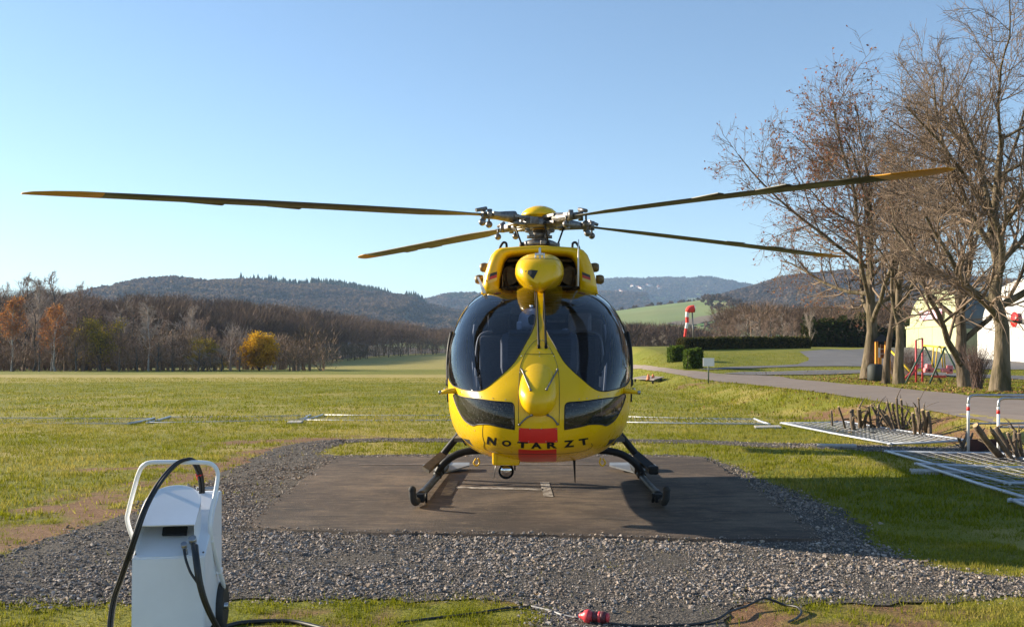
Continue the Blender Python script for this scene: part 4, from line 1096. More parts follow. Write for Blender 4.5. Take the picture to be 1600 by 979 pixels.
def grow(seed, H, r0, specs, lean=(0, 0), m0=9, trunk_taper=.35, wob=.05):
    """specs: list of dict(n, t0, ang=(lo,hi), lf, m, wander, up, rf, rmin)"""
    r = np.random.default_rng(seed)
    tt = np.linspace(0, 1, m0); P = np.zeros((1, m0, 3)); P[0, :, 2] = tt * H
    P[0, :, 0] = np.cumsum(r.normal(size=m0) * wob * H / m0) + lean[0] * tt; P[0, :, 1] = np.cumsum(r.normal(size=m0) * wob * H / m0) + lean[1] * tt
    P[0, :, :2] -= P[0, 0, :2]
    Rd = (r0 * (1 - (1 - trunk_taper) * tt) * (1 + .35 * np.exp(-tt * 14)))[None]
    L = np.array([H]); levels = [(P, Rd)]
    for sp in specs:
        nb, m, _ = P.shape; c = sp['n']
        par = np.repeat(np.arange(nb), c)
        t = sp['t0'] + (1 - sp['t0']) * ((np.tile(np.arange(c), nb) + r.random(nb * c)) / c); t = np.clip(t, 0, .995)
        f = t * (m - 1); i = np.floor(f).astype(int); fr = (f - i)[:, None]
        base = P[par, i] * (1 - fr) + P[par, i + 1] * fr
        rb = Rd[par, i] * (1 - fr[:, 0]) + Rd[par, i + 1] * fr[:, 0]
        tan_ = P[par, i + 1] - P[par, i]; tan_ /= np.linalg.norm(tan_, axis=1, keepdims=True) + 1e-9
        q = r.normal(size=(len(par), 3))
        if sp.get('spread'): 
            az = np.tile(np.arange(c), nb) * 2.4 + np.repeat(r.random(nb) * 6.28, c) + r.normal(size=len(par)) * .35
            q = np.column_stack([np.cos(az), np.sin(az), np.zeros(len(az))])
        q -= tan_ * (q * tan_).sum(1, keepdims=True); q /= np.linalg.norm(q, axis=1, keepdims=True) + 1e-9
        ang = np.radians(sp['ang'][0] + (sp['ang'][1] - sp['ang'][0]) * r.random(len(par)))[:, None]
        d = tan_ * np.cos(ang) + q * np.sin(ang)
        Lc = L[par] * sp['lf'] * (1 - sp.get('short', .45) * (t - sp['t0']) / (1 - sp['t0'])) * (.7 + .6 * r.random(len(par)))
        mm = sp['m']; NP = np.empty((len(par), mm, 3)); NP[:, 0] = base
        for s in range(1, mm):
            d = d + r.normal(size=d.shape) * sp['wander'] + np.array([0, 0, sp['up']]); d /= np.linalg.norm(d, axis=1, keepdims=True)
            NP[:, s] = NP[:, s - 1] + d * (Lc / (mm - 1))[:, None]
        rr = np.maximum(rb * sp['rf'], sp['rmin'])
        NR = rr[:, None] * (1 - (1 - sp.get('tip', .3)) * np.linspace(0, 1, mm))[None]
        P, Rd, L = NP, np.maximum(NR, sp['rmin'] * .6), Lc; levels.append((P, Rd))
    return levels

def barkmat(name, c1, c2, scale=3, attr=None, moss=None):
    return pmat(name, c1, c2, scale=scale, rough=.9, bump=.8, bscale=9, disp=.06, spec=.15)
M_BARK = pmat('oak_bark', (.17, .13, .092), (.055, .043, .031), scale=5, rough=.95, bump=1.0, bscale=6, disp=.08, spec=.1, vec=(1, 1, .22), contrast=(.38, .62))
M_TWIG = pmat('bare_twig', (.25, .185, .135), (.16, .12, .09), scale=.6, rough=.9, spec=.1)
M_BARKM = pmat('mossy_bark', (.19, .15, .105), (.07, .06, .032), scale=4, rough=.95, bump=1.0, bscale=6, disp=.08, spec=.1, vec=(1, 1, .25), contrast=(.38, .64))
M_BIRCH = barkmat('birch_bark', (.50, .46, .42), (.22, .20, .18), scale=5)
M_FBARK = barkmat('grey_bark', (.13, .115, .10), (.085, .075, .066))
M_FTWIG = pmat('far_twig', (.34, .235, .18), (.22, .155, .12), scale=.25, rough=.95, spec=.05)
M_FTWIG2 = pmat('far_twig_pale', (.44, .36, .30), (.30, .245, .21), scale=.25, rough=.95, spec=.05)
M_LEAF = pmat('leaf', (.9, .9, .9), (1, 1, 1), scale=3, rough=.8, attr='col', spec=.1)
M_LEAFT = M_GRASS.copy(); M_LEAFT.name = 'thin_leaf'

def leaves(levels, n, size, cols, seed, spread=.0):
    r = np.random.default_rng(seed); P, Rd = levels[-1]
    i = r.integers(0, len(P), n); j = r.integers(1, P.shape[1], n); c = P[i, j] + r.normal(size=(n, 3)) * spread
    s = size * (.6 + .8 * r.random(n))[:, None]
    a = r.normal(size=(n, 3)); a /= np.linalg.norm(a, axis=1, keepdims=True); b = np.cross(a, r.normal(size=(n, 3))); b /= np.linalg.norm(b, axis=1, keepdims=True)
    V = np.stack([c - a * s, c + b * s * .6, c + a * s, c - b * s * .6], 1).reshape(-1, 3); F = np.arange(4 * n).reshape(-1, 4)
    cols = np.array(cols); k = r.integers(0, len(cols), n); C = cols[k] * (.7 + .6 * r.random(n))[:, None]
    return V, F, np.repeat(C, 4, 0)

def cat(parts):
    V = []; F = []; b = 0
    for v, f in parts: V.append(v); F.append(f + b); b += len(v)
    return np.concatenate(V), F

def tree_from(levels, name, label, catg, loc, bark, twig, ntrunk=2, sides=(12, 8, 5, 4, 3, 3), leaf=None, group=None, rz=0):
    t = thing(name, label, catg, loc, rz, group)
    V, F = cat([polytubes(P, Rr, sides[i]) for i, (P, Rr) in enumerate(levels[:ntrunk])])
    npobj('trunk', V, F, bark, t, smooth=True)
    if len(levels) > ntrunk:
        V, F = cat([polytubes(P, Rr, sides[i + ntrunk]) for i, (P, Rr) in enumerate(levels[ntrunk:])])
        npobj('crown', V, F, twig, t, smooth=True)
    if leaf is not None:
        V, F, C = leaf; npobj('leaves', V, F, M_LEAFT, t, col={'col': C})['kind'] = 'stuff'
    return t

RED_L = [(.30, .11, .055), (.36, .17, .08), (.24, .11, .065)]
def S(n, t0, ang, lf, m, wander, up, rf, rmin, **k): return dict(n=n, t0=t0, ang=ang, lf=lf, m=m, wander=wander, up=up, rf=rf, rmin=rmin, **k)
# the big spreading oak beside the road
L = grow(11, 10.8, .36, [S(18, .25, (42, 98), .96, 10, .12, .05, .52, .03, spread=1, short=.58), S(13, .15, (25, 65), .5, 7, .16, .045, .55, .018), S(10, .12, (25, 60), .55, 5, .2, .03, .55, .013), S(6, .1, (25, 60), .58, 4, .2, .03, .7, .0098)], wob=.10, trunk_taper=.25)
tree_from(L, 'oak_tree', 'big spreading leafless oak with rusty leaf remnants and mossy trunk, left of the playground', 'tree', gp(1356, 593), M_BARKM, M_TWIG, leaf=leaves(L, 11000, .07, RED_L, 3, .05))
L = grow(23, 9.2, .29, [S(15, .24, (30, 80), .72, 10, .12, .07, .6, .03, spread=1, short=.25), S(14, .15, (25, 60), .5, 7, .16, .05, .58, .015), S(10, .12, (25, 60), .55, 5, .2, .03, .55, .0095), S(6, .1, (25, 60), .56, 4, .2, .03, .7, .0072)], lean=(.3, 0), wob=.12, trunk_taper=.3)
def best_turn(L, base, xmax, ymax):
    P = np.concatenate([q[0].reshape(-1, 3) for q in L[1:4]]); best = (1e9, 0)
    for a in np.linspace(0, 6.28, 48, endpoint=False):
        x = P[:, 0] * math.cos(a) - P[:, 1] * math.sin(a) + base[0]; d = P[:, 0] * math.sin(a) + P[:, 1] * math.cos(a) + base[1] + 11.55
        px = PCX + x / d * FPX; py = PCY - (P[:, 2] + base[2] - CAM[2]) / d * FPX; best = min(best, ((np.clip(xmax - px, 0, None) * (py < ymax)).sum(), a))
    return best[1]
tree_from(L, 'oak_tree', 'tall leafless oak with thick leaning grey trunk, rightmost beside the road', 'tree', gp(1562, 612), M_BARKM, M_TWIG, rz=best_turn(L, gp(1562, 612), 1440, 190))
L = grow(31, 6.0, .27, [S(9, .14, (22, 60), 1.15, 9, .13, .05, .6, .04, spread=1, short=.25), S(8, .2, (25, 60), .5, 7, .16, .03, .6, .014), S(8, .15, (25, 60), .5, 5, .2, .02, .55, .008), S(6, .15, (25, 60), .5, 4, .2, .02, .6, .006)], lean=(-.3, 0), wob=.12)
tree_from(L, 'multi_stem_tree', 'leafless tree forking into many stems near the ground behind the brown bush', 'tree', gp(1510, 605), M_BARK, M_TWIG, rz=1.2)
L = grow(47, 8.5, .16, [S(8, .4, (15, 40), .5, 7, .12, .05, .5, .02, spread=1), S(6, .2, (25, 55), .5, 5, .16, .03, .6, .01), S(6, .15, (25, 60), .5, 4, .2, .02, .55, .006)], lean=(-.5, 0), wob=.10)
tree_from(L, 'young_tree', 'slender crooked leafless tree just right of the big oak trunk', 'tree', gp(1384, 599), M_BARK, M_TWIG, rz=2.0)
L = grow(53, 8.5, .22, [S(10, .30, (18, 50), .62, 8, .13, .05, .6, .025, spread=1), S(8, .2, (25, 55), .5, 6, .16, .03, .6, .012), S(6, .15, (25, 60), .5, 4, .2, .02, .55, .007)], lean=(.4, 0), wob=.08)
tree_from(L, 'young_tree', 'pale barked leafless tree forking above head height left of the swing', 'tree', gp(1404, 600), M_BARKM, M_TWIG, rz=.3)
# twiggy bush by the right trunk, bush by apron
def bush(name, label, loc, n, h, w, mat, seed, rz=0, rr=.012):
    r = np.random.default_rng(seed); m = 6; a = r.random(n) * 6.283; P = np.zeros((n, m, 3)); st = r.random(n) ** .6
    d = np.column_stack([np.cos(a) * st * w, np.sin(a) * st * w, np.full(n, h)]); d *= (.65 + .45 * r.random(n))[:, None]
    t = np.linspace(0, 1, m)
    P[:] = d[:, None] * t[None, :, None]; P[:, :, :2] *= np.sqrt(t)[None, :, None]; P[:, :, :2] += np.cumsum(r.normal(size=(n, m, 2)) * .05 * h, 1) * t[None, :, None]
    P[:, :, :2] += (r.normal(size=(n, 2)) * .12 * w)[:, None]
    Rd = rr * (1 - .7 * t)[None] * (.6 + .8 * r.random(n))[:, None]
    c = 5; par = np.repeat(np.arange(n), c); j = r.integers(2, m, len(par)); b = P[par, j]; q = r.normal(size=(len(par), 3)) * .5 + np.array([0, 0, .8]); q *= (h * .18) / np.linalg.norm(q, axis=1, keepdims=True)
    P2 = np.stack([b, b + q * .5 + r.normal(size=q.shape) * .02, b + q], 1); R2 = np.repeat((rr * .4 * np.array([1, .7, .3]))[None], len(par), 0)
    V, F = cat([polytubes(P, Rd, 4), polytubes(P2, R2, 3)])
    t_ = npobj(name, V, F, mat); t_.location = loc; t_.rotation_euler = (0, 0, rz); return tag(t_, label, 'bush')
M_RTWIG = pmat('reddish_twig', (.17, .105, .085), (.12, .08, .065), scale=3, rough=.9)
bush('bush', 'dense brown leafless bush at the foot of the multi stemmed tree', gp(1527, 608), 170, 1.55, .65, M_RTWIG, 5)
bush('bush', 'low reddish leafless bush behind the pale forked tree', gp(1422, 586), 120, 1.6, 1.3, M_RTWIG, 6)
bush('bush', 'low reddish leafless bush at the left side of the climbing frame', gp(1400, 588), 70, 1.3, .9, M_RTWIG, 8)

# --- trees along the far left edge of the field
far = {}
def spec_far(w): return [S(11, .22, (25, 60), .42, 6, .13, .06, .5, .06, spread=1), S(8, .2, (25, 55), .5, 4, .17, .05, .55, .04), S(8, .15, (25, 55), .55, 3, .2, .03, .7, .03)]
far['bare'] = [grow(100 + i, 11.5, .24, spec_far(1), wob=.12) for i in range(3)]
far['birch'] = [grow(110 + i, 11.5, .16, [S(16, .3, (25, 50), .26, 5, .13, .06, .5, .05, spread=1, short=.6), S(8, .2, (25, 55), .6, 4, .17, -.02, .55, .035), S(8, .15, (25, 60), .6, 3, .2, -.1, .7, .026)], wob=.10) for i in range(2)]
far['willow'] = [grow(120 + i, 6.5, .26, [S(12, .12, (25, 65), .75, 6, .13, .05, .5, .045, spread=1, short=.3), S(8, .2, (25, 55), .5, 4, .17, .04, .55, .026), S(7, .15, (25, 55), .5, 3, .2, .03, .6, .016)], wob=.1) for i in range(2)]
def proto(key, i, bark, twig, leaf=None):
    t = tree_from(far[key][i], 'tree', None, None, (0, 0, 0), bark, twig, ntrunk=2, sides=(7, 4, 3, 3), leaf=leaf); return t
OR_L = [(.44, .17, .055), (.36, .15, .05), (.40, .22, .075)]; YE_L = [(.55, .31, .02), (.46, .25, .015), (.62, .38, .03)]; OL_L = [(.20, .17, .03), (.32, .26, .05), (.48, .33, .04)]
protos = {
 'bare0': proto('bare', 0, M_FBARK, M_FTWIG), 'bare1': proto('bare', 1, M_FBARK, M_FTWIG), 'bare2': proto('bare', 2, M_FBARK, M_FTWIG2),
 'birch0': proto('birch', 0, M_BIRCH, M_FTWIG2), 'birch1': proto('birch', 1, M_BIRCH, M_FTWIG2),
 'orange0': proto('birch', 0, M_BIRCH, M_FTWIG, leaves(far['birch'][0], 3000, .11, OR_L, 4, .25)),
 'orange1': proto('bare', 1, M_BIRCH, M_FTWIG, leaves(far['bare'][1], 2600, .11, OR_L, 5, .25)),
 'olive0': proto('willow', 0, M_FBARK, M_FTWIG, leaves(far['willow'][0], 5200, .12, OL_L, 6, .35)),
 'pale0': proto('willow', 1, M_FTWIG2, M_FTWIG2)}
used = set()
LAB = {'bare': 'leafless dark brown tree in the treeline at the left field edge', 'birch': 'leafless white trunked birch in the treeline at the left field edge',
       'orange': 'pale trunked tree with orange leaves in the treeline at the left field edge'}
def put(key, px, py_base, py_top, d, label, catg='tree', group='trees along the left field edge', wf=1.0, rz=None, nat=None):
    b = protos[key]; nat = nat or NAT[key]
    o = b if key not in used else copy_tree(b); used.add(key)
    p = at(px, py_base, d); z = float(terrain(p[0], p[1])); h = CAM[2] + (PCY - py_top) / FPX * d - z
    o.location = (p[0], p[1], z - .1); s = h / nat; o.scale = (s * wf, s * wf, s); o.rotation_euler = (0, 0, random.random() * 6.28 if rz is None else rz)
    o.name = {'bare': 'bare_tree', 'birch': 'birch_tree', 'orange': 'autumn_tree', 'olive': 'willow_tree', 'pale': 'pale_tree'}[key.rstrip('012')]
    tag(o, label, catg, group); return o
def _nat(t): 
    return max(max(v.co.z for v in c.data.vertices) for c in t.children)
NAT = {k: _nat(t) for k, t in protos.items()}
for (k, px, top, d) in [('bare0', -25, 446, 150), ('orange0', 18, 468, 134), ('bare1', 6, 440, 165), ('bare0', 36, 432, 145), ('birch0', 62, 438, 142), ('bare1', 78, 428, 152), ('orange1', 86, 486, 136), ('bare2', 100, 452, 160),
                        ('bare0', 118, 446, 168), ('bare1', 134, 474, 150), ('bare2', 186, 470, 150), ('bare0', 205, 476, 165), ('birch1', 232, 480, 138), ('bare1', 252, 488, 152), ('bare2', 285, 486, 150), ('bare1', 318, 500, 160), ('bare0', 335, 520, 142), ('birch0', 300, 484, 148), ('bare2', 272, 508, 140), ('bare0', 170, 486, 170), ('bare2', 52, 470, 138), ('bare1', -60, 440, 160), ('bare2', 225, 474, 170), ('bare0', 300, 500, 175)]:
    put(k, px, 578, top - 10, d, {18: 'orange leaved birch nearest the left picture edge', 86: 'broad tree with orange leaves right of the tallest birch', 62: 'tallest white trunked birch, leftmost in the treeline', 232: 'white trunked birch right of the olive willow', 300: 'white trunked birch midway between the willow and the yellow bush'}.get(px if (k, px) != ('bare0', 300) else 0, LAB[k[:-1]]))
put('orange0', 80, 578, 470, 139, 'slim pale trunked tree with orange leaves beside the second birch of the left treeline')
put('olive0', 155, 578, 488, 138, 'broad olive and yellow willow in the left treeline between bare trees', wf=1.15)
put('olive0', 128, 578, 505, 150, 'muted olive willow half hidden behind the broad willow', wf=.9)
put('olive0', 318, 577, 522, 137, 'low dull olive willow left of the pale upright tree', wf=1.3)
put('pale0', 360, 578, 498, 144, 'pale twigged leafless tree with upright branches just left of the yellow bush', group=None, wf=.95)
put('pale0', 424, 574, 517, 152, 'pale leafless tree rising behind the right side of the yellow bush', group=None)
put('pale0', 470, 573, 532, 158, 'small pale grey leafless shrub standing alone right of the yellow bush', group=None, wf=.8)
for k, px, top, d in (('bare1', 245, 520, 133), ('bare0', 215, 530, 132), ('bare2', 345, 530, 136), ('bare1', 375, 540, 138), ('bare2', 310, 535, 134), ('bare0', 118, 520, 133), ('bare1', 60, 530, 132), ('bare2', 500, 555, 165), ('bare0', 20, 535, 132), ('bare1', 185, 540, 131), ('bare0', 270, 542, 132), ('bare1', 330, 548, 133)):
    put(k, px, 578, top, d, 'low brown leafless shrub at the foot of the left treeline', 'shrub', 'low shrubs under the left treeline', wf=1.5)
# round yellow bush
def leafy(name, label, loc, n, rad, hh, cols, seed, size=.2, base=.4):
    t = thing(name, label, 'bush', loc); r = np.random.default_rng(seed)
    m = MB()
    for k in range(7):
        a = k * .9; m.tube([(0, 0, -.1), (math.cos(a) * rad * .3, math.sin(a) * rad * .3, hh * .4), (math.cos(a) * rad * .6, math.sin(a) * rad * .6, hh * .75)], [.10, .07, .03], 5)
    m.build('trunk', M_FBARK, t)
    nc = 90; cd = r.normal(size=(nc, 3)); cd /= np.linalg.norm(cd, axis=1, keepdims=True); cd[:, 2] = np.where(cd[:, 2] < -.88, -cd[:, 2], cd[:, 2])
    cc = cd * np.array([rad, rad, hh * .5]) * (.55 + .42 * r.random(nc))[:, None] + np.array([0, 0, hh * .52])
    i = r.integers(0, nc, n); c = cc[i] + r.normal(size=(n, 3)) * rad * .13
    a = r.normal(size=(n, 3)); a /= np.linalg.norm(a, axis=1, keepdims=True); b = np.cross(a, r.normal(size=(n, 3))); b /= np.linalg.norm(b, axis=1, keepdims=True); s = size * (.5 + r.random(n))[:, None]
    V = np.stack([c - a * s, c + b * s * .6, c + a * s, c - b * s * .6], 1).reshape(-1, 3); cols = np.array(cols)
    C = cols[(i * 7) % len(cols)] * (.65 + .6 * r.random(nc))[i][:, None] * (.8 + .4 * r.random(n))[:, None]
    npobj('leaves', V, np.arange(4 * n).reshape(-1, 4), M_LEAFT, t, col={'col': np.repeat(C, 4, 0)})['kind'] = 'stuff'; return t
p = at(405, 577, 142); leafy('bush', 'round bush with bright yellow autumn leaves at the far edge of the meadow', (p[0], p[1], float(terrain(p[0], p[1]))), 15000, 2.7, 5.3, YE_L, 3, size=.11)

# right hand copse beyond the hedge
for i, (k, px, top, d) in enumerate([('bare0', 1135, 494, 140), ('bare1', 1152, 488, 145), ('bare2', 1170, 486, 138), ('bare0', 1188, 484, 148), ('bare1', 1205, 484, 140), ('bare2', 1222, 488, 150), ('bare0', 1240, 490, 142), ('bare1', 1290, 492, 140), ('bare2', 1310, 500, 132), ('bare0', 1330, 494, 138), ('bare1', 1365, 490, 140), ('bare2', 1395, 492, 145), ('bare0', 1415, 496, 150), ('bare1', 1118, 500, 155), ('bare2', 1345, 500, 128), ('bare0', 1280, 505, 150), ('bare1', 1232, 500, 165), ('bare2', 1180, 496, 170), ('bare0', 1150, 498, 168)]):
    o = put(k, px, 550, top, d, 'leafless reddish brown tree in the copse beyond the right hand hedge', group='trees of the copse beyond the hedge', wf=1.3)
put('pale0', 1266, 546, 478, 108, 'single pale barked leafless tree standing at the end of the long hedge', group=None, wf=.55)
put('bare2', 1036, 566, 515, 128, 'thin leafless tree left of the clipped hedge by the field', group=None, wf=.9)
put('bare2', 1022, 566, 524, 150, 'small leafless tree nearest the helicopter on its right side', group=None, wf=.9)
for k in list(protos):
    if k not in used: 
        for c in list(protos[k].children): bpy.data.objects.remove(c)
        bpy.data.objects.remove(protos[k])

# ------------------------------------------------------------------ far-off woods and hills
def spray_forest(name, label, P, H, W, seed, c1, c2, ntw=170, ws=1.0):
    """leafless wood that reads as one mass: each tree a fan of long thin twigs on a stem"""
    r = np.random.default_rng(seed); n = len(P)
    Vs = []; Cs = []
    c1, c2 = np.array(c1), np.array(c2)
    tint = r.random(n)[:, None]; TC = c1 * tint + c2 * (1 - tint)
    # stems
    a = r.random(n) * 3.14; w = .16 + .1 * r.random(n); off = np.column_stack([np.cos(a) * w, np.sin(a) * w, np.zeros(n)]); top = P + np.column_stack([r.normal(size=n) * .5, r.normal(size=n) * .5, H * .85])
    Vs.append(np.stack([P - off, P + off, top], 1)); Cs.append(np.repeat(TC[:, None], 3, 1))
    i = np.repeat(np.arange(n), ntw); m = len(i)
    az = r.random(m) * 6.283; rad = np.sqrt(r.random(m)); t = .25 + .75 * r.random(m) ** .7
    rr = W[i] * rad * np.sqrt(np.clip(1.25 * (1 - ((t - .6) / .62) ** 2), .02, 1))
    q = P[i] + np.column_stack([np.cos(az) * rr, np.sin(az) * rr, H[i] * t])
    L = H[i] * (.10 + .12 * r.random(m)); d = np.column_stack([np.cos(az) * rad * 1.3 + r.normal(size=m) * .45, np.sin(az) * rad * 1.3 + r.normal(size=m) * .45, .35 + .9 * t + .3 * r.random(m)]); d /= np.linalg.norm(d, axis=1, keepdims=True)
    a = r.random(m) * 6.283; w = (.05 + .07 * r.random(m)) * ws; off = np.column_stack([np.cos(a) * w, np.sin(a) * w, np.zeros(m)])
    Vs.append(np.stack([q - off, q + off, q + d * L[:, None]], 1)); Cs.append(np.repeat((TC[i] * (.75 + .5 * r.random(m))[:, None])[:, None], 3, 1))
    V = np.concatenate(Vs).reshape(-1, 3); C = np.concatenate(Cs).reshape(-1, 3)
    o = npobj(name, V, np.arange(len(V)).reshape(-1, 3), M_LEAF, col={'col': C}); return tag(o, label, None, kind='stuff')

def ridge(name, label, sky_pts, D1, D0, mat, zbase=-8, back=1.35, nx=160, ny=40, rough=6, seed=1, prof=1.2, wscale=None):
    """a hill: skyline given at distance D1, its foot at D0, going down again behind"""
    xs = np.linspace(sky_pts[0][0], sky_pts[-1][0], nx); ys = np.interp(xs, [p[0] for p in sky_pts], [p[1] for p in sky_pts])
    top = CAM[2] + (PCY - ys) / FPX * D1; v = np.linspace(0, 1, ny); vb = np.linspace(0, 1, ny // 3 + 1)[1:]
    X = []; 
    d_all = np.concatenate([D0 + (D1 - D0) * v, D1 + (D1 * back - D1) * vb]); hf = np.concatenate([np.sin(v * math.pi / 2) ** prof, np.cos(vb * math.pi / 2) ** 1.2])
    XX_ = ((xs - PCX) / FPX)[None, :] * (D1 * .35 + d_all * .65)[:, None]; YY_ = np.repeat((CAM[1] + d_all)[:, None], nx, 1)
    nz = (fbm(XX_, YY_, D1 * .09, seed) - .5) * 2
    ZZ_ = zbase + (top - zbase)[None, :] * hf[:, None] + nz * rough * np.concatenate([np.sin(v * math.pi), np.sin(vb * math.pi)])[:, None]
    n0_, n1_ = XX_.shape; i = np.arange(n0_ * n1_).reshape(n0_, n1_); Fq = np.stack([i[:-1, :-1], i[:-1, 1:], i[1:, 1:], i[1:, :-1]], -1).reshape(-1, 4)
    o = npobj(name, np.stack([XX_, YY_, ZZ_], -1).reshape(-1, 3), Fq, mat, smooth=True); o['kind'] = 'structure'; o['label'] = label
    return XX_, YY_, ZZ_, o
def on_grid(G, u, v):
    X, Y, Z = G[:3]; n0_, n1_ = X.shape; fi = v * (n0_ - 1); fj = u * (n1_ - 1); i = np.minimum(fi.astype(int), n0_ - 2); j = np.minimum(fj.astype(int), n1_ - 2); a = fi - i; b = fj - j
    def b_(A): return (A[i, j] * (1 - b) + A[i, j + 1] * b) * (1 - a) + (A[i + 1, j] * (1 - b) + A[i + 1, j + 1] * b) * a
    return np.column_stack([b_(X), b_(Y), b_(Z)])
M_WOODFLOOR = pmat('wood_floor', (.085, .062, .045), (.12, .09, .06), scale=.02, rough=1)
M_FIELDHILL = pmat('pasture', (.13, .19, .045), (.20, .22, .07), scale=.004, rough=.95, contrast=(.4, .6))
def canopy(name, label, G, n, rmin, rmax, seed, cols, vmax=.76, zf=.9, mask=None, base=ICO, umin=0, umax=1, vmin=.02):
    r = np.random.default_rng(seed); u = umin + (umax - umin) * r.random(n); v = vmin + (vmax - vmin) * r.random(n) ** .8
    P = on_grid(G, u, v)
    if mask is not None: k = mask(P, u, v, r); P = P[k]
    n = len(P); s = rmin + (rmax - rmin) * r.random(n); Sx = np.column_stack([s * (.8 + .5 * r.random(n)), s * (.8 + .5 * r.random(n)), s * zf * (.7 + .7 * r.random(n))])
    P[:, 2] += Sx[:, 2] * .35
    cols = np.array(cols); big = fbm(P[:, 0], P[:, 1], rmax * 18, seed + 3)
    k = np.clip((big - .3) * 2.5 + r.normal(size=n) * .22, 0, .999) * len(cols); C = cols[np.minimum(k.astype(int), len(cols) - 1)] * (.75 + .5 * r.random(n))[:, None]
    V, F, CC = blobs(P, Sx, base, r, .38, cols=C, tilt=0)
    return tag(npobj(name, V, F, M_LEAF, col={'col': CC}), label, None, kind='stuff')
def fuzz(name, label, G, n, rmin, rmax, seed, cols, vmax=.76, zf=1.0, mask=None, k=12, vmin=.02):
    r = np.random.default_rng(seed); u = r.random(n); v = vmin + (vmax - vmin) * r.random(n) ** .8; P = on_grid(G, u, v)
    if mask is not None: P = P[mask(P, u, v, r)]
    n = len(P); s = rmin + (rmax - rmin) * r.random(n); cols = np.array(cols); big = fbm(P[:, 0], P[:, 1], rmax * 22, seed + 3)
    q = np.clip((big - .3) * 2.5 + r.normal(size=n) * .2, 0, .999) * len(cols); C = cols[np.minimum(q.astype(int), len(cols) - 1)] * (.88 + .24 * r.random(n))[:, None]
    i = np.repeat(np.arange(n), k); m = len(i); e = r.normal(size=(m, 3)); e /= np.linalg.norm(e, axis=1, keepdims=True); e[:, 2] = np.abs(e[:, 2])
    c = P[i] + e * (s[i] * (.55 + .45 * r.random(m)))[:, None] * np.array([1, 1, zf]) + np.array([0, 0, .4]) * s[i][:, None]
    t = np.cross(e, r.normal(size=(m, 3))) ; t /= np.linalg.norm(t, axis=1, keepdims=True); b = np.cross(e, t) + e * .5; w = (s[i] * .62)[:, None]
    V = np.stack([c - t * w * .8 - b * w * .4, c + t * w * .8 - b * w * .4, c + b * w], 1).reshape(-1, 3)
    return tag(npobj(name, V, np.arange(3 * m).reshape(-1, 3), M_LEAFT, col={'col': np.repeat(C[i] * (.9 + .2 * r.random(m))[:, None], 3, 0)}), label, None, kind='stuff')
def conifers(name, label, P, h, seed, cols=((.03, .055, .035), (.04, .06, .035), (.025, .045, .03))):
    r = np.random.default_rng(seed); n = len(P); k = 6; a = np.arange(k) / k * 6.283; hh = h * (.7 + .6 * r.random(n)); w = hh * .26
    rg = np.stack([np.cos(a), np.sin(a), np.zeros(k)], -1)
    V1 = P[:, None] + rg[None] * w[:, None, None] * (.8 + .4 * r.random((n, k, 1))); V2 = P + np.column_stack([np.zeros((n, 2)), hh])
    V = np.concatenate([V1, V2[:, None]], 1); b = (np.arange(n) * (k + 1))[:, None]; i = np.arange(k)
    F = np.stack([b + i, b + (i + 1) % k, np.broadcast_to(b + k, (n, k))], -1).reshape(-1, 3)
    cols = np.array(cols); C = np.repeat(cols[r.integers(0, len(cols), n)], k + 1, 0)
    return tag(npobj(name, V.reshape(-1, 3), F, M_LEAF, col={'col': C}), label, None, kind='stuff')
BROWN = [(.10, .075, .062), (.125, .09, .07), (.15, .105, .075), (.115, .09, .08), (.17, .12, .075)]
DBROWN = [(.085, .062, .05), (.11, .078, .058), (.13, .09, .062)]

# wooded rise right behind the left treeline
FSKY = [(-160, 455), (0, 462), (100, 458), (170, 470), (222, 464), (278, 467), (330, 474), (380, 472), (413, 477), (478, 485), (543, 493), (609, 503), (674, 511), (699, 513), (760, 518), (900, 524), (990, 530)]
px = np.linspace(-160, 990, 120); yt = np.interp(px, [p[0] for p in FSKY], [p[1] for p in FSKY]); df = np.interp(px, [-160, 0, 250, 480, 700, 990], [175, 178, 205, 270, 430, 520])
r_ = np.random.default_rng(5); pts = []
vv = np.linspace(0, 1, 12); GXf = np.empty((12, 120)); GYf = GXf.copy(); GZf = GXf.copy(); TOP = GXf.copy()
for i, v in enumerate(vv):
    d = df * (1 + .42 * v); GXf[i] = (px - PCX) / FPX * d; GYf[i] = CAM[1] + d
    full_top = CAM[2] + (PCY - yt) / FPX * d; g0 = terrain(GXf[i], GYf[i]); H0 = np.clip((full_top - g0) * .75, 8, 13)
    GZf[i] = g0 - .5 + (full_top - H0 - g0) * v ** .8; TOP[i] = H0
i = np.arange(12 * 120).reshape(12, 120); Fq = np.stack([i[:-1, :-1], i[:-1, 1:], i[1:, 1:], i[1:, :-1]], -1).reshape(-1, 4)
o = npobj('wooded_slope', np.stack([GXf, GYf, GZf], -1).reshape(-1, 3), Fq, M_WOODFLOOR, smooth=True); o['kind'] = 'structure'; o['label'] = 'leaf covered slope under the far brown wood'
P = []
for k in range(330):
    q = -130 + 640 * r_.random(); dq = 136 + 26 * r_.random(); p = at(q, 577, dq if not 355 < q < 450 else dq + 18); P.append((p[0], p[1], float(terrain(p[0], p[1])) - .2))
P = np.array(P); spray_forest('undergrowth', 'low brown thicket filling the foot of the left treeline', P, 1.8 + 4.5 * r_.random(len(P)) ** 1.6, 1.6 + 1.5 * r_.random(len(P)), 9, (.15, .095, .06), (.36, .24, .15), ntw=150, ws=.6)
n = 950; u = r_.random(n); v = r_.random(n) ** 1.0; P = on_grid((GXf, GYf, GZf), u, v); Ht = on_grid((GXf, GYf, TOP), u, v)[:, 2] * (.85 + .28 * r_.random(n))
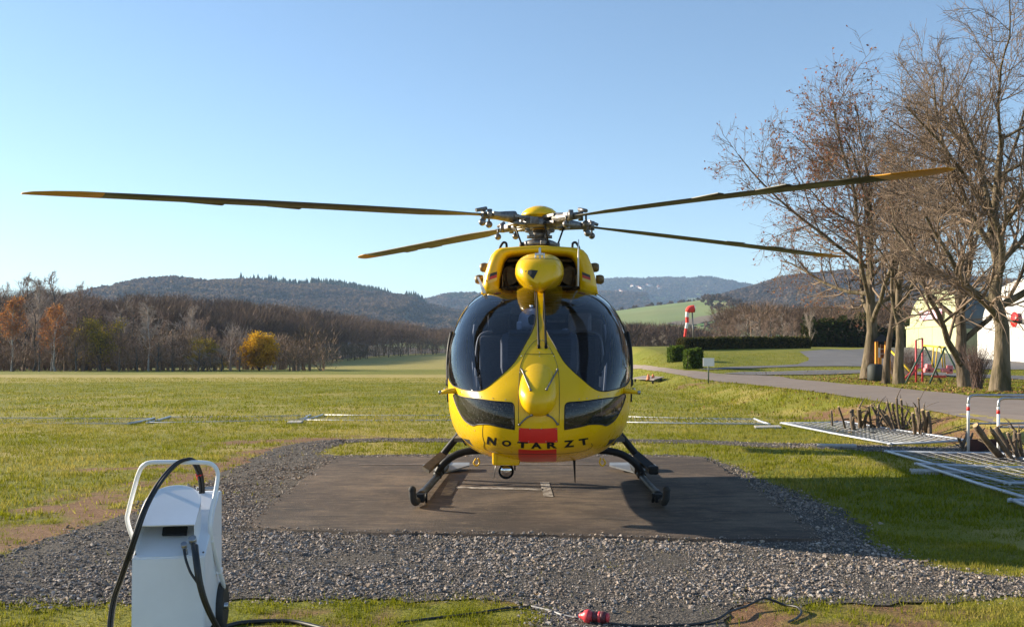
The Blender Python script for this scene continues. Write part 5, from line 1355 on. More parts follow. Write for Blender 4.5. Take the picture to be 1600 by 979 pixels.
spray_forest('forest', 'dark leafless wood stretching behind the far side of the meadow', P, Ht, 2.6 + 1.6 * r_.random(n) + (df.mean() > 0) * .4, 3, (.085, .054, .036), (.24, .152, .095), ntw=420, ws=.6)
P = []
for k in range(420):
    q = -160 + 900 * r_.random(); d = np.interp(q, [-160, 0, 250, 480, 700, 990], [175, 178, 205, 270, 430, 520]) * (.93 + .1 * r_.random()); p = at(q, 562, d); P.append((p[0], p[1], float(terrain(p[0], p[1])) - .2))
P = np.array(P); spray_forest('undergrowth', 'tangled brown undergrowth along the foot of the far wood', P, 2.0 + 2.5 * r_.random(len(P)) * (P[:, 1] / 200), 2 + 1.5 * r_.random(len(P)), 8, (.10, .075, .05), (.20, .145, .09), ntw=110)
# right: darker low wood behind the windsock, wood behind the copse
px = np.linspace(960, 1130, 40); P = []
for k in range(150):
    q = 965 + r_.random() * 160; d = 250 + r_.random() * 90; p = at(q, 562, d); P.append((p[0], p[1], -1 + (d - 250) * .05))
P = np.array(P); hh = np.array([CAM[2] + (PCY - np.interp((p[0] / (p[1] + 11.55)) * FPX + PCX, [960, 1040, 1080, 1125], [508, 511, 516, 524])) / FPX * (p[1] + 11.55) for p in P]) - P[:, 2]
spray_forest('forest', 'low dark brown wood in the dip behind the windsock', P, np.clip(hh, 4, 14) * (.8 + .25 * r_.random(len(P))), 3 + 1.5 * r_.random(len(P)), 4, (.10, .068, .05), (.15, .095, .065), ntw=200)
P = []
for k in range(170):
    q = 1120 + r_.random() * 480; d = 175 + r_.random() * 70; p = at(q, 555, d); P.append((p[0], p[1], float(terrain(p[0], p[1])) + 1 + (d - 175) * .06))
P = np.array(P); spray_forest('forest', 'brown leafless wood closing the view behind the copse and hangars', P, 5.5 + 2.5 * r_.random(len(P)), 3 + 1.5 * r_.random(len(P)), 6, (.11, .072, .05), (.20, .13, .085), ntw=420, ws=.5)

# the wooded hill on the left
LSKY = [(a, b + 14) for a, b in [(-200, 462), (0, 463), (80, 459), (153, 455), (180, 449), (209, 444), (255, 434.5), (314, 434), (330, 438.5), (400, 441.5), (422, 441), (478, 443), (517, 441), (563, 447), (609, 455), (655, 463), (668, 471), (700, 477), (760, 490), (860, 498), (1000, 512)]]
G = ridge('hill', 'long dark wooded hill behind the left side of the meadow', LSKY, 2200, 1150, M_WOODFLOOR, seed=2, rough=22, nx=220, prof=.9)
fuzz('hill_forest', 'brown leafless forest covering the left hill', G, 17000, 4, 6.5, 11, BROWN, vmax=.78)
uu = np.array([(p - LSKY[0][0]) / (LSKY[-1][0] - LSKY[0][0]) for p in (395, 612, 640, 668)]); r_ = np.random.default_rng(9)
u = np.concatenate([uu[0] + (uu[1] - uu[0]) * r_.random(1300), uu[2] + (uu[3] - uu[2]) * r_.random(120)]); v = np.concatenate([.55 + .22 * r_.random(1300) ** .5, .6 + .15 * r_.random(120)])
conifers('conifer_wood', 'strip of dark green conifers along the crest of the left hill', on_grid(G, u, v) - np.array([0, 0, 1]), 19, 10)
u = (np.array([250, 252]) + 0 - LSKY[0][0]) / 1200; u = (252 + 65 * r_.random(160) - LSKY[0][0]) / (LSKY[-1][0] - LSKY[0][0])
conifers('conifer_wood', 'dark plantation on the flat summit of the left hill', on_grid(G, u, .70 + .06 * r_.random(160)) - np.array([0, 0, 2]), 15, 12)
# distant ridge between
MS = [(600, 480), (675, 470), (700, 464), (725, 463), (780, 462), (880, 458), (1010, 462)]
G = ridge('hill', 'far wooded ridge seen left of the helicopter cabin', MS, 3200, 2500, M_WOODFLOOR, seed=4, rough=14, nx=90)
fuzz('hill_forest', 'forest covering the far ridge left of the cabin', G, 4000, 5, 9, 13, BROWN + [(.05, .065, .035)])
# far right ridge with a village
RS_ = [(a, b + 5) for a, b in [(860, 446), (940, 439), (962, 436), (990, 437.5), (1065, 438), (1115, 440.5), (1145, 446), (1220, 452), (1300, 458), (1420, 466), (1620, 470)]]
G = ridge('hill', 'distant blue wooded ridge carrying a village on the right', RS_, 4800, 3300, M_FIELDHILL, seed=6, rough=70, nx=170, prof=1.0)
fuzz('hill_forest', 'patches of forest on the distant ridge', G, 12000, 7, 13, 14, [(.06, .065, .045), (.09, .075, .06), (.10, .08, .062)], mask=lambda P, u, v, r: fbm(P[:, 0], P[:, 1], 420, 91) > .44)
# village houses
HW, HR = pmat('house_wall', (.72, .68, .62)), pmat('house_roof', (.22, .10, .07), rough=.8)
_hm = MB().box((0, 0, 4), (16, 12, 8)); _hr = MB().loft([[(-8.6, -6.6, 8.0), (8.6, -6.6, 8.0), (8.6, 6.6, 8.0), (-8.6, 6.6, 8.0)], [(-8.4, -.1, 13), (8.4, -.1, 13), (8.4, .1, 13), (-8.4, .1, 13)]], smooth=False)
first = None; r_ = np.random.default_rng(21)
for k in range(22):
    q, w = (982 + 40 * r_.random(), 451.5 + 4.5 * r_.random()) if k < 16 else (957 + 14 * r_.random(), 460 + 5 * r_.random())
    uq = (q - RS_[0][0]) / (RS_[-1][0] - RS_[0][0]); best = None
    for v in np.linspace(.1, .74, 60):
        p = on_grid(G, np.array([uq]), np.array([v]))[0]; pyv = PCY - (p[2] - CAM[2]) / (p[1] + 11.55) * FPX
        if pyv <= w: best = p; break
    if best is None: continue
    if first is None:
        first = thing('house', None, None); _hm.build('wall', HW, first); _hr.build('roof', HR, first); hse = first
    else: hse = copy_tree(first)
    hse.location = best + np.array([0, 0, 4]); hse.rotation_euler = (0, 0, r_.random() * 1.2 - .3); s = .8 + .7 * r_.random(); hse.scale = (s, s, s)
    tag(hse, 'tiny pale house in the village high on the distant ridge', 'house', 'houses of the village on the distant ridge')
# middle wooded hill on the right
RM = [(a, b + 15) for a, b in [(940, 500), (1040, 480), (1062, 472), (1100, 462), (1135, 452), (1165, 443), (1198, 431), (1230, 424), (1263, 419), (1300, 415), (1350, 414), (1420, 420), (1500, 430), (1600, 436), (1800, 450)]]
G = ridge('hill', 'wooded hill rising behind the trees on the right', RM, 1900, 1150, M_WOODFLOOR, seed=8, rough=16, nx=150, prof=.9)
fuzz('hill_forest', 'brown leafless forest covering the right hill', G, 14000, 3.8, 6, 15, BROWN)
# green slope
GS = [(560, 545), (760, 522), (880, 500), (972, 487.5), (1010, 482), (1060, 477), (1092, 473), (1116, 473), (1140, 480), (1180, 490), (1260, 500), (1400, 512)]
G = ridge('field_slope', 'pale green farmland slope below the right hill', GS, 1150, 620, M_FIELDHILL, seed=10, rough=3, nx=120, prof=.75, zbase=-12)
fuzz('hedgerow', 'dark copse and hedge lines crossing the green slope', G, 1600, 2.5, 4.5, 16, DBROWN, mask=lambda P, u, v, r: (np.abs(v - .74) < .02) & (u > .38) & (u < .64) & (fbm(P[:, 0], P[:, 1], 40, 6) > .5) | (((u - .655) / .035) ** 2 + ((v - .42) / .24) ** 2 < 1) | ((v < .2) & (u > .5)))
for lab, c, q in (('bright green winter crop field low on the slope', (.10, .22, .035), [(1052, 510), (1098, 500), (1096, 512), (1066, 513)]), ('brown ploughed strip across the slope', (.17, .13, .085), [(1010, 508), (1120, 484), (1136, 490), (1040, 511)]), ('pale yellow stubble patch on top of the slope', (.42, .38, .13), [(1093, 474.5), (1114, 474.5), (1112, 478), (1090, 477)])):
    V = []
    for uq in np.linspace(0, 1, 14):
        for vq in np.linspace(0, 1, 8):
            a, b = bil([(*p, 0) for p in q], uq, vq)[:2]; u = np.full(60, (a - GS[0][0]) / (GS[-1][0] - GS[0][0])); vs = np.linspace(.02, .745, 60); pp = on_grid(G, u, vs)
            k = np.argmax(PCY - (pp[:, 2] - CAM[2]) / (pp[:, 1] + 11.55) * FPX <= b); p = pp[k] if k else pp[-1]; V.append(p + np.array([0, 0, .8]))
    F = [(i * 8 + j, i * 8 + j + 1, (i + 1) * 8 + j + 1, (i + 1) * 8 + j) for i in range(13) for j in range(7)]
    o = npobj('field', np.array(V), np.array(F), pmat('crop', c, tuple(x * .85 for x in c), scale=.05, rough=.95)); o['kind'] = 'structure'; o['label'] = lab
# ------------------------------------------------------------------ fence panels lying on the grass
M_GALV = pmat('galvanised_tube', (.55, .58, .62), (.42, .45, .5), scale=8, rough=.42, metal=.35)
M_WIRE = pmat('fence_wire', (.40, .40, .41), (.26, .26, .26), scale=12, rough=.5, metal=.3)
M_CONC = pmat('concrete', (.42, .40, .36), (.32, .30, .27), scale=12, rough=.9, bump=.3, bscale=70)
def panel(q, label, na, nb, r=.023, wr=.0055, dz=.05, rl=None):
    C = [gp(px, py) for px, py in q]; C = [np.array([c[0], c[1], c[2] + dz + .015 * random.random()]) for c in C]
    o = sum(C) / 4; t = thing('fence_panel', label, 'fence panel', o, 0, 'fence panels lying flat on the grass'); L = [c - o for c in C]
    for a, b in ((0, 1), (1, 2), (2, 3), (3, 0)):
        e = (L[b] - L[a]) / np.linalg.norm(L[b] - L[a]) * .05
        MB().tube([L[a] - e, (L[a] + L[b]) / 2 - np.array([0, 0, .012]), L[b] + e], (rl if rl and a in (0, 2) else r), 8).build('frame_tube', M_GALV, t)
    w = MB()
    for k in range(1, na): w.tube([bil(L, k / na, 0), bil(L, k / na, .5) - np.array([0, 0, .02]), bil(L, k / na, 1)], wr, 4, caps=False)
    for k in range(1, nb): w.tube([bil(L, 0, k / nb), bil(L, .5, k / nb) - np.array([0, 0, .02]), bil(L, 1, k / nb)], wr, 4, caps=False)
    w.build('wire_mesh', M_WIRE, t)['kind'] = 'stuff'; return t
panel([(-270, 652), (240, 655), (201, 663.5), (-330, 661)], 'leftmost fence panel lying flat with a thick blue grey end tube', 40, 3, wr=.003, rl=.011, r=.03, dz=.02)
panel([(265, 652.5), (484, 649.5), (470, 656.8), (231, 661.5)], 'fence panel lying flat between the two leftmost pairs of end tubes', 22, 3, wr=.003, rl=.011, r=.03, dz=.02)
panel([(504, 649.5), (735, 650), (720, 657.5), (476, 657)], 'fence panel lying flat in the grass just left of the helicopter', 22, 3, wr=.003, rl=.011, r=.03, dz=.02)
panel([(740, 650.5), (960, 652), (960, 660), (728, 658)], 'fence panel lying flat in the grass hidden behind the helicopter', 22, 3, wr=.003, rl=.011, r=.03, dz=.02)
panel([(965, 652), (1179, 656), (1201, 664.5), (966, 661)], 'fence panel lying flat just right of the helicopter over bare earth patches', 24, 3, wr=.004, rl=.016, r=.03, dz=.03)
panel([(1222, 664), (1320, 662), (1510, 692.5), (1391, 697)], 'pale sunlit fence panel lying flat in front of the cut stumps', 9, 30, wr=.0075)
panel([(1386, 710), (1562, 713), (1765, 760), (1575, 762)], 'fence panel lying flat in half shade below the upright barrier', 8, 14, wr=.0045)
panel([(1434, 731), (1655, 737), (1870, 800), (1655, 801)], 'nearest large fence panel lying flat with a long bright tube on the shaded grass', 8, 12, wr=.0045)
panel([(1582, 790), (1770, 792), (1920, 845), (1760, 852)], 'fence panel of which only one tube end shows at the right picture edge', 10, 20)
for q, lab in (([(1178, 667), (1218, 666.5), (1222, 669.5), (1180, 670)], 'flat concrete foot slab at the end of the panel right of the helicopter'),
          ([(1277, 696), (1338, 697), (1339, 699.5), (1276, 698.5)], 'flat concrete slab in the long shadow on the grass'),
          ([(1421, 736), (1462, 737), (1470, 741), (1424, 740)], 'flat concrete foot slab under the tube of the large near panel'),
          ([(1472, 739), (1510, 740), (1512, 744), (1475, 743)], 'flat concrete foot slab between the two nearest panels'),
          ([(452, 659), (474, 659), (470, 662), (448, 662)], 'small flat concrete foot slab left of the helicopter'),):
    C = [gp(*p) for p in q]; o = sum(C) / 4; m = MB(); L = [c - o for c in C]
    m.loft([[l + np.array([0, 0, -.02]) for l in L], [l + np.array([0, 0, .035]) for l in L], [l * .96 + np.array([0, 0, .045]) for l in L]], smooth=False)
    s = m.build('foot_slab', M_CONC); s.location = o; tag(s, lab, 'slab', 'concrete feet of the fence panels')

# ------------------------------------------------------------------ barrier
def barrier(px, py, h, lab, wid, dz=0):
    b = gp(px, py); t = thing('barrier_frame', lab, 'barrier', b, 0, 'white tube barriers at the right edge'); r = .024
    P = crom([(0, 0, h - .14), (0.012, .0, h - .05), (.06, .0, h - .008), (.14, .01, h)], 5) + [np.array([wid, .12, h])]
    MB().tube([(0, 0, 0), (0, 0, h * .58)], r, 10).tube([(0, 0, h * .58), (0, 0, h * .74)], r, 10).build('post', M_WHT, t)
    MB().tube([(0, 0, h * .74), (0, 0, h * .8)], r + .003, 10).build('red_band', M_RED, t)
    MB().tube([(0, 0, h * .8), (0, 0, h - .14)] , r, 10).build('post', M_WHT, t)
    MB().tube(P, r, 10).build('top_rail', M_STL, t)
    MB().tube([(0, 0, h * .52), (wid, .12, h * .52)], r * .7, 8).build('middle_rail', M_STL, t); MB().tube([(wid, .12, 0), (wid, .12, h)], r, 10).build('post', M_WHT, t)
    return t
barrier(1513, 709, 1.0, 'taller white tube barrier with a red band on its post', 2.4)
barrier(1560, 716, .98, 'nearer white tube barrier behind the dark stump', 2.4)
b0 = gp(1517, 708); pk = thing('plank', 'dark red brown plank set upright at the foot of the barrier', 'plank', b0)
MB().box((.75, .1, .12), (1.5, .05, .24), (0, 0, .05), bev=.006).build('board', pmat('plank_wood', (.09, .03, .022), (.05, .02, .016), scale=9, rough=.7), pk)
bt = MB()
for k in range(6): bt.ball((.05 + .28 * (k // 2), .07 + .014 * (k // 2), .06 if k % 2 else .19), .012, 6, 4)
bt.build('bolt', M_STL, pk)['kind'] = 'stuff'

# ------------------------------------------------------------------ pruned stumps
M_STUMP = pmat('stump_bark', (.17, .125, .085), (.09, .066, .046), scale=9, rough=.95, bump=.8, bscale=30, disp=.02)
M_CUT = pmat('cut_wood', (.52, .38, .21), (.42, .29, .15), scale=20, rough=.9)
def stump(lab, d, stems, base=None):
    cx = np.mean([s[0] for s in stems]); cyb = np.mean([s[1] for s in stems]); o = at(cx, cyb, d); o[2] = float(terrain(o[0], o[1])); t = thing('pruned_stump', lab, 'stump', o, 0, 'pruned shrub stumps by the road')
    for (x0, y0, x1, y1, r) in stems:
        a = at(x0, y0, d + random.uniform(-.25, .25)); a[2] = min(a[2], float(terrain(a[0], a[1]))) - .04; b = at(x1, y1, d + random.uniform(-.3, .3)); m = (a + b) / 2 + np.array([random.uniform(-1, 1), random.uniform(-1, 1), 0]) * r * d / FPX * .7
        rr = r * .72 * d / FPX; P = crom([a - o, m - o, b - o], 4); so = MB().tube(P, np.linspace(rr * 1.12, rr * .92, len(P)) * (1 + .08 * np.array([random.uniform(-1, 1) for _ in P])), 8).build('stem', M_STUMP, t)
        dr = (P[-1] - P[-2]); dr /= np.linalg.norm(dr); MB().cyl(P[-1] - dr * .004, P[-1] + dr * .006, rr * .86, 8).build('cut_face', M_CUT, so)
        tw = MB()
        for _ in range(3 if len(stems) > 1 else 0):
            q = P[random.randrange(2, len(P))]; v = np.array([random.uniform(-1, 1), random.uniform(-1, 1), random.uniform(.1, 1.1)]) * random.uniform(.08, .3); tw.tube([q, q + v * .5 + np.array([0, 0, .02]), q + v], [rr * .4, rr * .3, rr * .15], 5)
        if tw.v: tw.build('side_twigs', M_STUMP, so)['kind'] = 'stuff'
    return t
stump('short single cut stake left of the pruned stumps', 22.5, [(1301, 655, 1299, 641, 2.2)])
stump('single thin cut stake leaning left of the stump cluster', 21.5, [(1322, 658, 1310, 635, 2.4)])
stump('pruned stump with several short fat stubs left of the spiky one', 21.3, [(1336, 650, 1331, 640, 5), (1345, 652, 1342, 638, 5), (1350, 651, 1356, 640, 4), (1362, 658, 1357, 634, 2.5), (1372, 660, 1373, 632, 3), (1384, 664, 1361, 632, 2.6), (1392, 660, 1366, 641, 3), (1380, 657, 1348, 655, 2.5), (1368, 652, 1385, 636, 2.2)])
stump('spiky pruned stump with many thin upright cut stems', 20.8, [(1402, 668, 1386, 628, 3.2), (1406, 668, 1394, 630, 3.0), (1408, 668, 1401, 622, 3.0), (1410, 668, 1408, 624, 2.6), (1412, 668, 1419, 640, 2.8), (1404, 668, 1378, 640, 2.8), (1399, 667, 1371, 636, 2.4), (1414, 668, 1424, 650, 2.4), (1396, 666, 1384, 648, 3)])
stump('tall pruned stump with three thick cut trunks and a forked spike', 19.2, [(1440, 678, 1432, 637, 5.0), (1430, 674, 1426, 645, 3.8), (1446, 678, 1441, 640, 4.2), (1452, 680, 1449, 642, 4.6), (1437, 660, 1435, 622, 2.0), (1438, 640, 1444, 632, 1.6)])
stump('dark pruned stump with thick leaning stems in front of the barrier', 15.2, [(1572, 716, 1524, 664, 7), (1580, 718, 1556, 668, 6.5), (1588, 720, 1549, 671, 5), (1592, 720, 1586, 672, 5), (1600, 722, 1592, 676, 4.5), (1604, 722, 1604, 684, 5), (1596, 721, 1574, 676, 3.5), (1612, 722, 1622, 676, 5)])
stump('low cut stub lying left of the barrier post', 17, [(1500, 690, 1512, 672, 3), (1504, 688, 1520, 676, 2.6), (1506, 690, 1497, 684, 3)])
lg = MB()
for k in range(40):
    p = gp(1300 + 150 * random.random(), 655 + 26 * random.random()); a = random.random() * 6.28; l = .1 + .25 * random.random(); lg.tube([p + np.array([-math.cos(a) * l, -math.sin(a) * l, .02]), p + np.array([math.cos(a) * l, math.sin(a) * l, .03 + .06 * random.random()])], .008 + .012 * random.random(), 5)
tag(lg.build('twigs', M_STUMP), 'cut twigs littering the bare earth among the stumps', None, kind='stuff')

# ------------------------------------------------------------------ sign, windsock, hedges, steel plate
b = gp(1107, 599); d = b[1] - CAM[1]; t = thing('sign', 'small white sign board on a dark green post beside the road', 'sign', b); hz_ = (599 - 559) / FPX * d
MB().tube([(0, 0, -.1), (0, 0, hz_ - .05)], .035, 8).build('post', pmat('green_post', (.045, .075, .05), rough=.5), t)
MB().box((0, -.045, hz_ - (13 / FPX * d) / 2), (18 / FPX * d, .025, 13 / FPX * d), (0, 0, .12), bev=.005).build('board', M_WHT, t)
b = gp(1085, 553); d = 95.0; o = at(1084, 549, d); o[2] = float(terrain(o[0], o[1])); t = thing('windsock', 'limp red and white windsock hanging from its pole behind the hedge', 'windsock', o)
MB().tube([(0, 0, 0), at(1081.5, 484, d) - o], [.09, .06], 8).build('pole', M_GRY, t)
M_SKR, M_SKW = pmat('sock_red', (.80, .05, .035), rough=.8), pmat('sock_white', (.8, .78, .76), rough=.8)
path = [at(*p, d) - o for p in [(1085, 482), (1077, 483.5), (1074, 489), (1073.5, 495), (1073.8, 504), (1072, 513), (1070, 526)]]; rad = np.array([5.6, 5.4, 3.0, 2.7, 2.5, 2.2, 1.9]) / FPX * d
P = np.array(crom([np.append(p, r) for p, r in zip(path, rad)], 5)); cuts = [0, 9, 15, 20, 25, 31]
for k in range(5):
    s = P[cuts[k]:cuts[k + 1] + (0 if k == 4 else 1)]; MB().tube([q[:3] for q in s], [q[3] for q in s], 12, caps=(k == 0)).build('sock_band', M_SKR if k % 2 == 0 else M_SKW, t)
MB().tube([path[0] + np.array([.02, .36 * math.cos(a), .36 * math.sin(a)]) for a in np.linspace(0, 6.283, 16, endpoint=False)], .03, 6, closed=True).build('hoop', M_STL, t)
HC = [(.030, .045, .012), (.045, .06, .016), (.06, .07, .022)]
def hedge(label, q, h, w, n, seed, cols=HC, size=.13, wa=.10, ch=.93):
    """q: base line as ground points"""
    r = np.random.default_rng(seed); A = np.array(q); o = A.mean(0); t = thing('hedge', label, 'hedge', o)
    seg = np.linalg.norm(np.diff(A[:, :2], axis=0), axis=1); cum = np.concatenate([[0], np.cumsum(seg)]); s = r.random(n) * cum[-1]
    c = np.column_stack([np.interp(s, cum, A[:, k]) for k in range(3)]); i = np.clip(np.searchsorted(cum, s) - 1, 0, len(seg) - 1); tg = np.diff(A[:, :2], axis=0)[i]; tg /= np.linalg.norm(tg, axis=1, keepdims=True); nn = np.column_stack([-tg[:, 1], tg[:, 0]])
    wob = 1 + wa * (fbm(c[:, 0], c[:, 1], 2.0, seed) - .5) * 2; f = r.random(n); a = r.random(n); en = r.random(n) < .14; s = np.where(en, np.where(r.random(n) < .5, -.12, cum[-1] + .12), s); ex = np.where(s < 0, -.12, np.where(s > cum[-1], .12, 0)); c[:, :2] += 0; off = np.where(f < .62, np.sign(r.random(n) - .5), (r.random(n) * 2 - 1)); off = np.where(en, r.random(n) * 2 - 1, off); c[:, :2] += tg * ex[:, None] * 1.0; ce = np.where((s < 0)[:, None], A[0], A[-1]); c = np.where(en[:, None], ce + np.column_stack([tg * ex[:, None], np.zeros(n)]), c); zz = np.where((f < .62) | en, a, 1.0) * h * wob
    c[:, :2] += nn * (off * w / 2 * (1 + .12 * r.normal(size=n)))[:, None]; c[:, 2] += zz + r.normal(size=n) * .07; c -= o
    e = r.normal(size=(n, 3)); e /= np.linalg.norm(e, axis=1, keepdims=True); b = np.cross(e, r.normal(size=(n, 3))); b /= np.linalg.norm(b, axis=1, keepdims=True); sz = size * (.5 + r.random(n))[:, None]
    V = np.stack([c - e * sz, c + b * sz * .6, c + e * sz, c - b * sz * .6], 1).reshape(-1, 3); cols = np.array(cols); C = cols[r.integers(0, len(cols), n)] * (.6 + .8 * r.random(n))[:, None]
    npobj('leaves', V, np.arange(4 * n).reshape(-1, 4), M_LEAFT, t, col={'col': np.repeat(C, 4, 0)})['kind'] = 'stuff'
    m = MB()
    A = A.copy(); t0_ = (A[1] - A[0]) / np.linalg.norm(A[1] - A[0]); t1_ = (A[-1] - A[-2]) / np.linalg.norm(A[-1] - A[-2]); A[0] += t0_ * .15; A[-1] -= t1_ * .15
    for (p0, p1) in zip(A[:-1], A[1:]):
        tg = (p1 - p0)[:2]; tg = tg / np.linalg.norm(tg); nv = np.array([-tg[1], tg[0], 0]) * w * .42; u = np.array([0, 0, h * ch])
        m.loft([[p0 - nv - o, p0 + nv - o, p0 + nv + u - o, p0 - nv + u - o], [p1 - nv - o, p1 + nv - o, p1 + nv + u - o, p1 - nv + u - o]], smooth=False)
    m.build('hedge_core', pmat('hedge_core', (.022, .026, .010), (.035, .03, .015), scale=3, rough=1), t); return t
HG = [(.08, .125, .02), (.11, .155, .03), (.06, .09, .016)]
def gpd(px, py, d): p = at(px, py, d); p[2] = float(terrain(p[0], p[1])); return p
hedge('clipped green hedge block at the near corner of the long hedge', [gpd(1073, 570, 66), gpd(1093, 573, 66)], 1.22, 1.5, 5000, 1, HG, .08)
hedge('clipped green hedge block left end beside the road bend', [gpd(1047, 565, 74), gpd(1064, 565, 74)], 1.1, 1.4, 4500, 2, HG, .08)
hedge('long low dark clipped hedge running behind the grass triangle', [gpd(1066, 553, 90), gpd(1120, 552, 92), gpd(1180, 549, 94), gpd(1222, 547, 96), gpd(1258, 547, 98)], 1.0, 1.2, 9000, 3, [(.05, .055, .018), (.07, .07, .022), (.10, .08, .03)])
hedge('wild dark evergreen hedge at the back of the apron left of the oak', [gpd(1262, 546, 112), gpd(1300, 545, 113), gpd(1342, 543, 113), gpd(1420, 543, 115)], 2.6, 2.2, 8000, 4, [(.035, .045, .015), (.06, .05, .02), (.045, .06, .015)], .24, wa=.9, ch=.5)
o = gp(1012, 600); t = thing('steel_plate', 'flat steel grating raised on a dark frame at the road edge', 'grating', o)
L = [gp(*p) - o for p in [(988, 596), (1022, 599.5), (1038, 595), (1006, 592.5)]]; m = MB(); up = np.array([0, 0, .22])
m.loft([[l + up for l in L], [l + up + np.array([0, 0, .05]) for l in L]], smooth=False); m.build('plate', pmat('rusty_steel', (.22, .19, .17), (.14, .115, .1), scale=4, rough=.8), t)
m = MB(); 
for l in L: m.box(l * .8 + up * .5, (.12, .12, .22))
m.build('frame', M_BLKM, t)['kind'] = 'stuff'
cn = MB()
for k in range(2): cn.lathe([(.16, 0), (.13, .04), (.05, .34), (.0, .36)], (.1 + .3 * k, .5, .27), n=10)
cn.build('marker', pmat('orange_marker', (.75, .22, .08), rough=.6), t)['kind'] = 'stuff'

# ------------------------------------------------------------------ playground
def bar(m, a, b, r): m.tube([a, b], r, 6)
d = 47.0; o = gpd(1445, 598, d); t = thing('swing', 'playground swing with dark green legs and yellow crossbar between the trees', 'swing', o)
M_GRN, M_YB, M_RB, M_ORG, M_PNK = pmat('green_tube', (.035, .075, .055), rough=.5), pmat('yellow_bar', (.70, .48, .03), rough=.5), pmat('red_tube', (.52, .05, .06), rough=.5), pmat('orange_post', (.72, .28, .02), rough=.6), pmat('pink_seat', (.80, .22, .24), rough=.5)
def ap(px, py, dd=0): return at(px, py, d + dd) - o
for (ax, ay, l0, l1, y0) in ((1444.5, 539.5, 1415, 1471, 0), (1476, 542.5, 1452, 1507, -2.2)):
    for (lx, e) in ((l0, -1.), (l1, 1.)):
        q = ap(lx, 598, y0 + e * .0); q[2] = 0; m = MB(); bar(m, q, ap(ax, ay, y0), .045); m.build('leg', M_GRN, t)
m = MB(); bar(m, ap(1444, 539.5, 0), ap(1477, 542.5, -2.2), .05); m.build('crossbar', M_YB, t)
for k, (tx, bx, by) in enumerate(((1459, 1456, 574), (1464.5, 1461.5, 574), (1470, 1473, 574), (1474, 1477, 575))):
    m = MB(); bar(m, ap(tx, 541, -1.1 - .2 * k), ap(bx, by, -1.1 - .2 * k), .028); m.build('hanger', M_YB, t)
MB().box(ap(1452.5, 578, -1), (.55, .3, .22), bev=.06).box(ap(1450, 575, -1), (.22, .3, .4), bev=.05).build('seat', M_PNK, t)
MB().box(ap(1479, 578, -1.6), (.5, .3, .2), bev=.06).box(ap(1484, 577, -1.6), (.22, .3, .4), bev=.05).build('seat', M_PNK, t)
MB().box(ap(1467, 588, -1), (.65, .25, .12), bev=.04).build('seat', pmat('red_seat', (.6, .1, .06), rough=.5), t)
o = gpd(1436, 592, d + 2); t = thing('climbing_frame', 'red tube climbing frame with slanting rails left of the swing', 'climbing frame', o)
for (px, yt, yb) in ((1431.5, 531, 594), (1441.5, 528, 590)):
    m = MB(); q = at(px, yb, d + 2) - o; q[2] = 0; bar(m, q, at(px - .3, yt, d + 2) - o, .05); m.build('post', M_RB, t)
m = MB(); bar(m, at(1431.5, 531, d + 2) - o, at(1441.5, 528, d + 2) - o, .03); m.build('top_bar', M_GRN, t)
for e in (0, 3): m = MB(); q = at(1410 + e * 2, 587.5, d + 1) - o; q[2] = .1; bar(m, q, at(1434 + e, 570, d + 2.5) - o, .045); m.build('slide_rail', M_RB, t)
m = MB()
for k in range(3): bar(m, at(1436, 555 + k * 10, d + 2.2) - o, at(1438.5, 553 + k * 10, d + 1.8) - o, .02)
m.build('rung', M_GRY, t)['kind'] = 'stuff'
d2 = 52.0; o = gpd(1376, 590, d2); t = thing('play_tower', 'wooden play tower with orange posts half hidden behind the oak trunk', 'play tower', o)
for (px, yt, yb) in ((1369.5, 531, 590), (1384.5, 531, 586), (1375, 560, 592), (1389, 556, 588)):
    m = MB(); q = at(px, yb, d2) - o; q[2] = 0; m.box((q + at(px, yt, d2) - o) / 2, (.14, .14, (yb - yt) / FPX * d2 + .2)); m.build('post', M_ORG, t)
for k in range(3): MB().box(at(1380.5, 541 + k * 7.5, d2 + .3) - o, (.36, .05, .24)).build('plank', pmat('dark_wood', (.10, .055, .03), (.07, .04, .022), scale=6, rough=.8), t)
m = MB(); m.loft([[at(1364, 533, d2 - .3) - o, at(1391, 533, d2 - .3) - o, at(1391, 533, d2 + 1) - o, at(1364, 533, d2 + 1) - o], [at(1376, 522, d2) - o, at(1379, 522, d2) - o, at(1379, 522, d2 + .7) - o, at(1376, 522, d2 + .7) - o]], smooth=False); m.build('roof', pmat('tar_roof', (.035, .03, .03), rough=.9), t)
m = MB(); q = at(1422, 580, d2 - 2) - o; bar(m, at(1387, 542, d2) - o, q, .06); m.build('ramp_beam', M_YB, t)
m = MB(); m.lathe([(.36, 0), (.42, .1), (.42, .75), (.30, .9), (0, .92)], at(1368, 586, d2 - 1) * np.array([1, 1, 0]) - o * np.array([1, 1, 0]), n=14); m.build('barrel', pmat('dark_barrel', (.02, .025, .022), rough=.7), t)

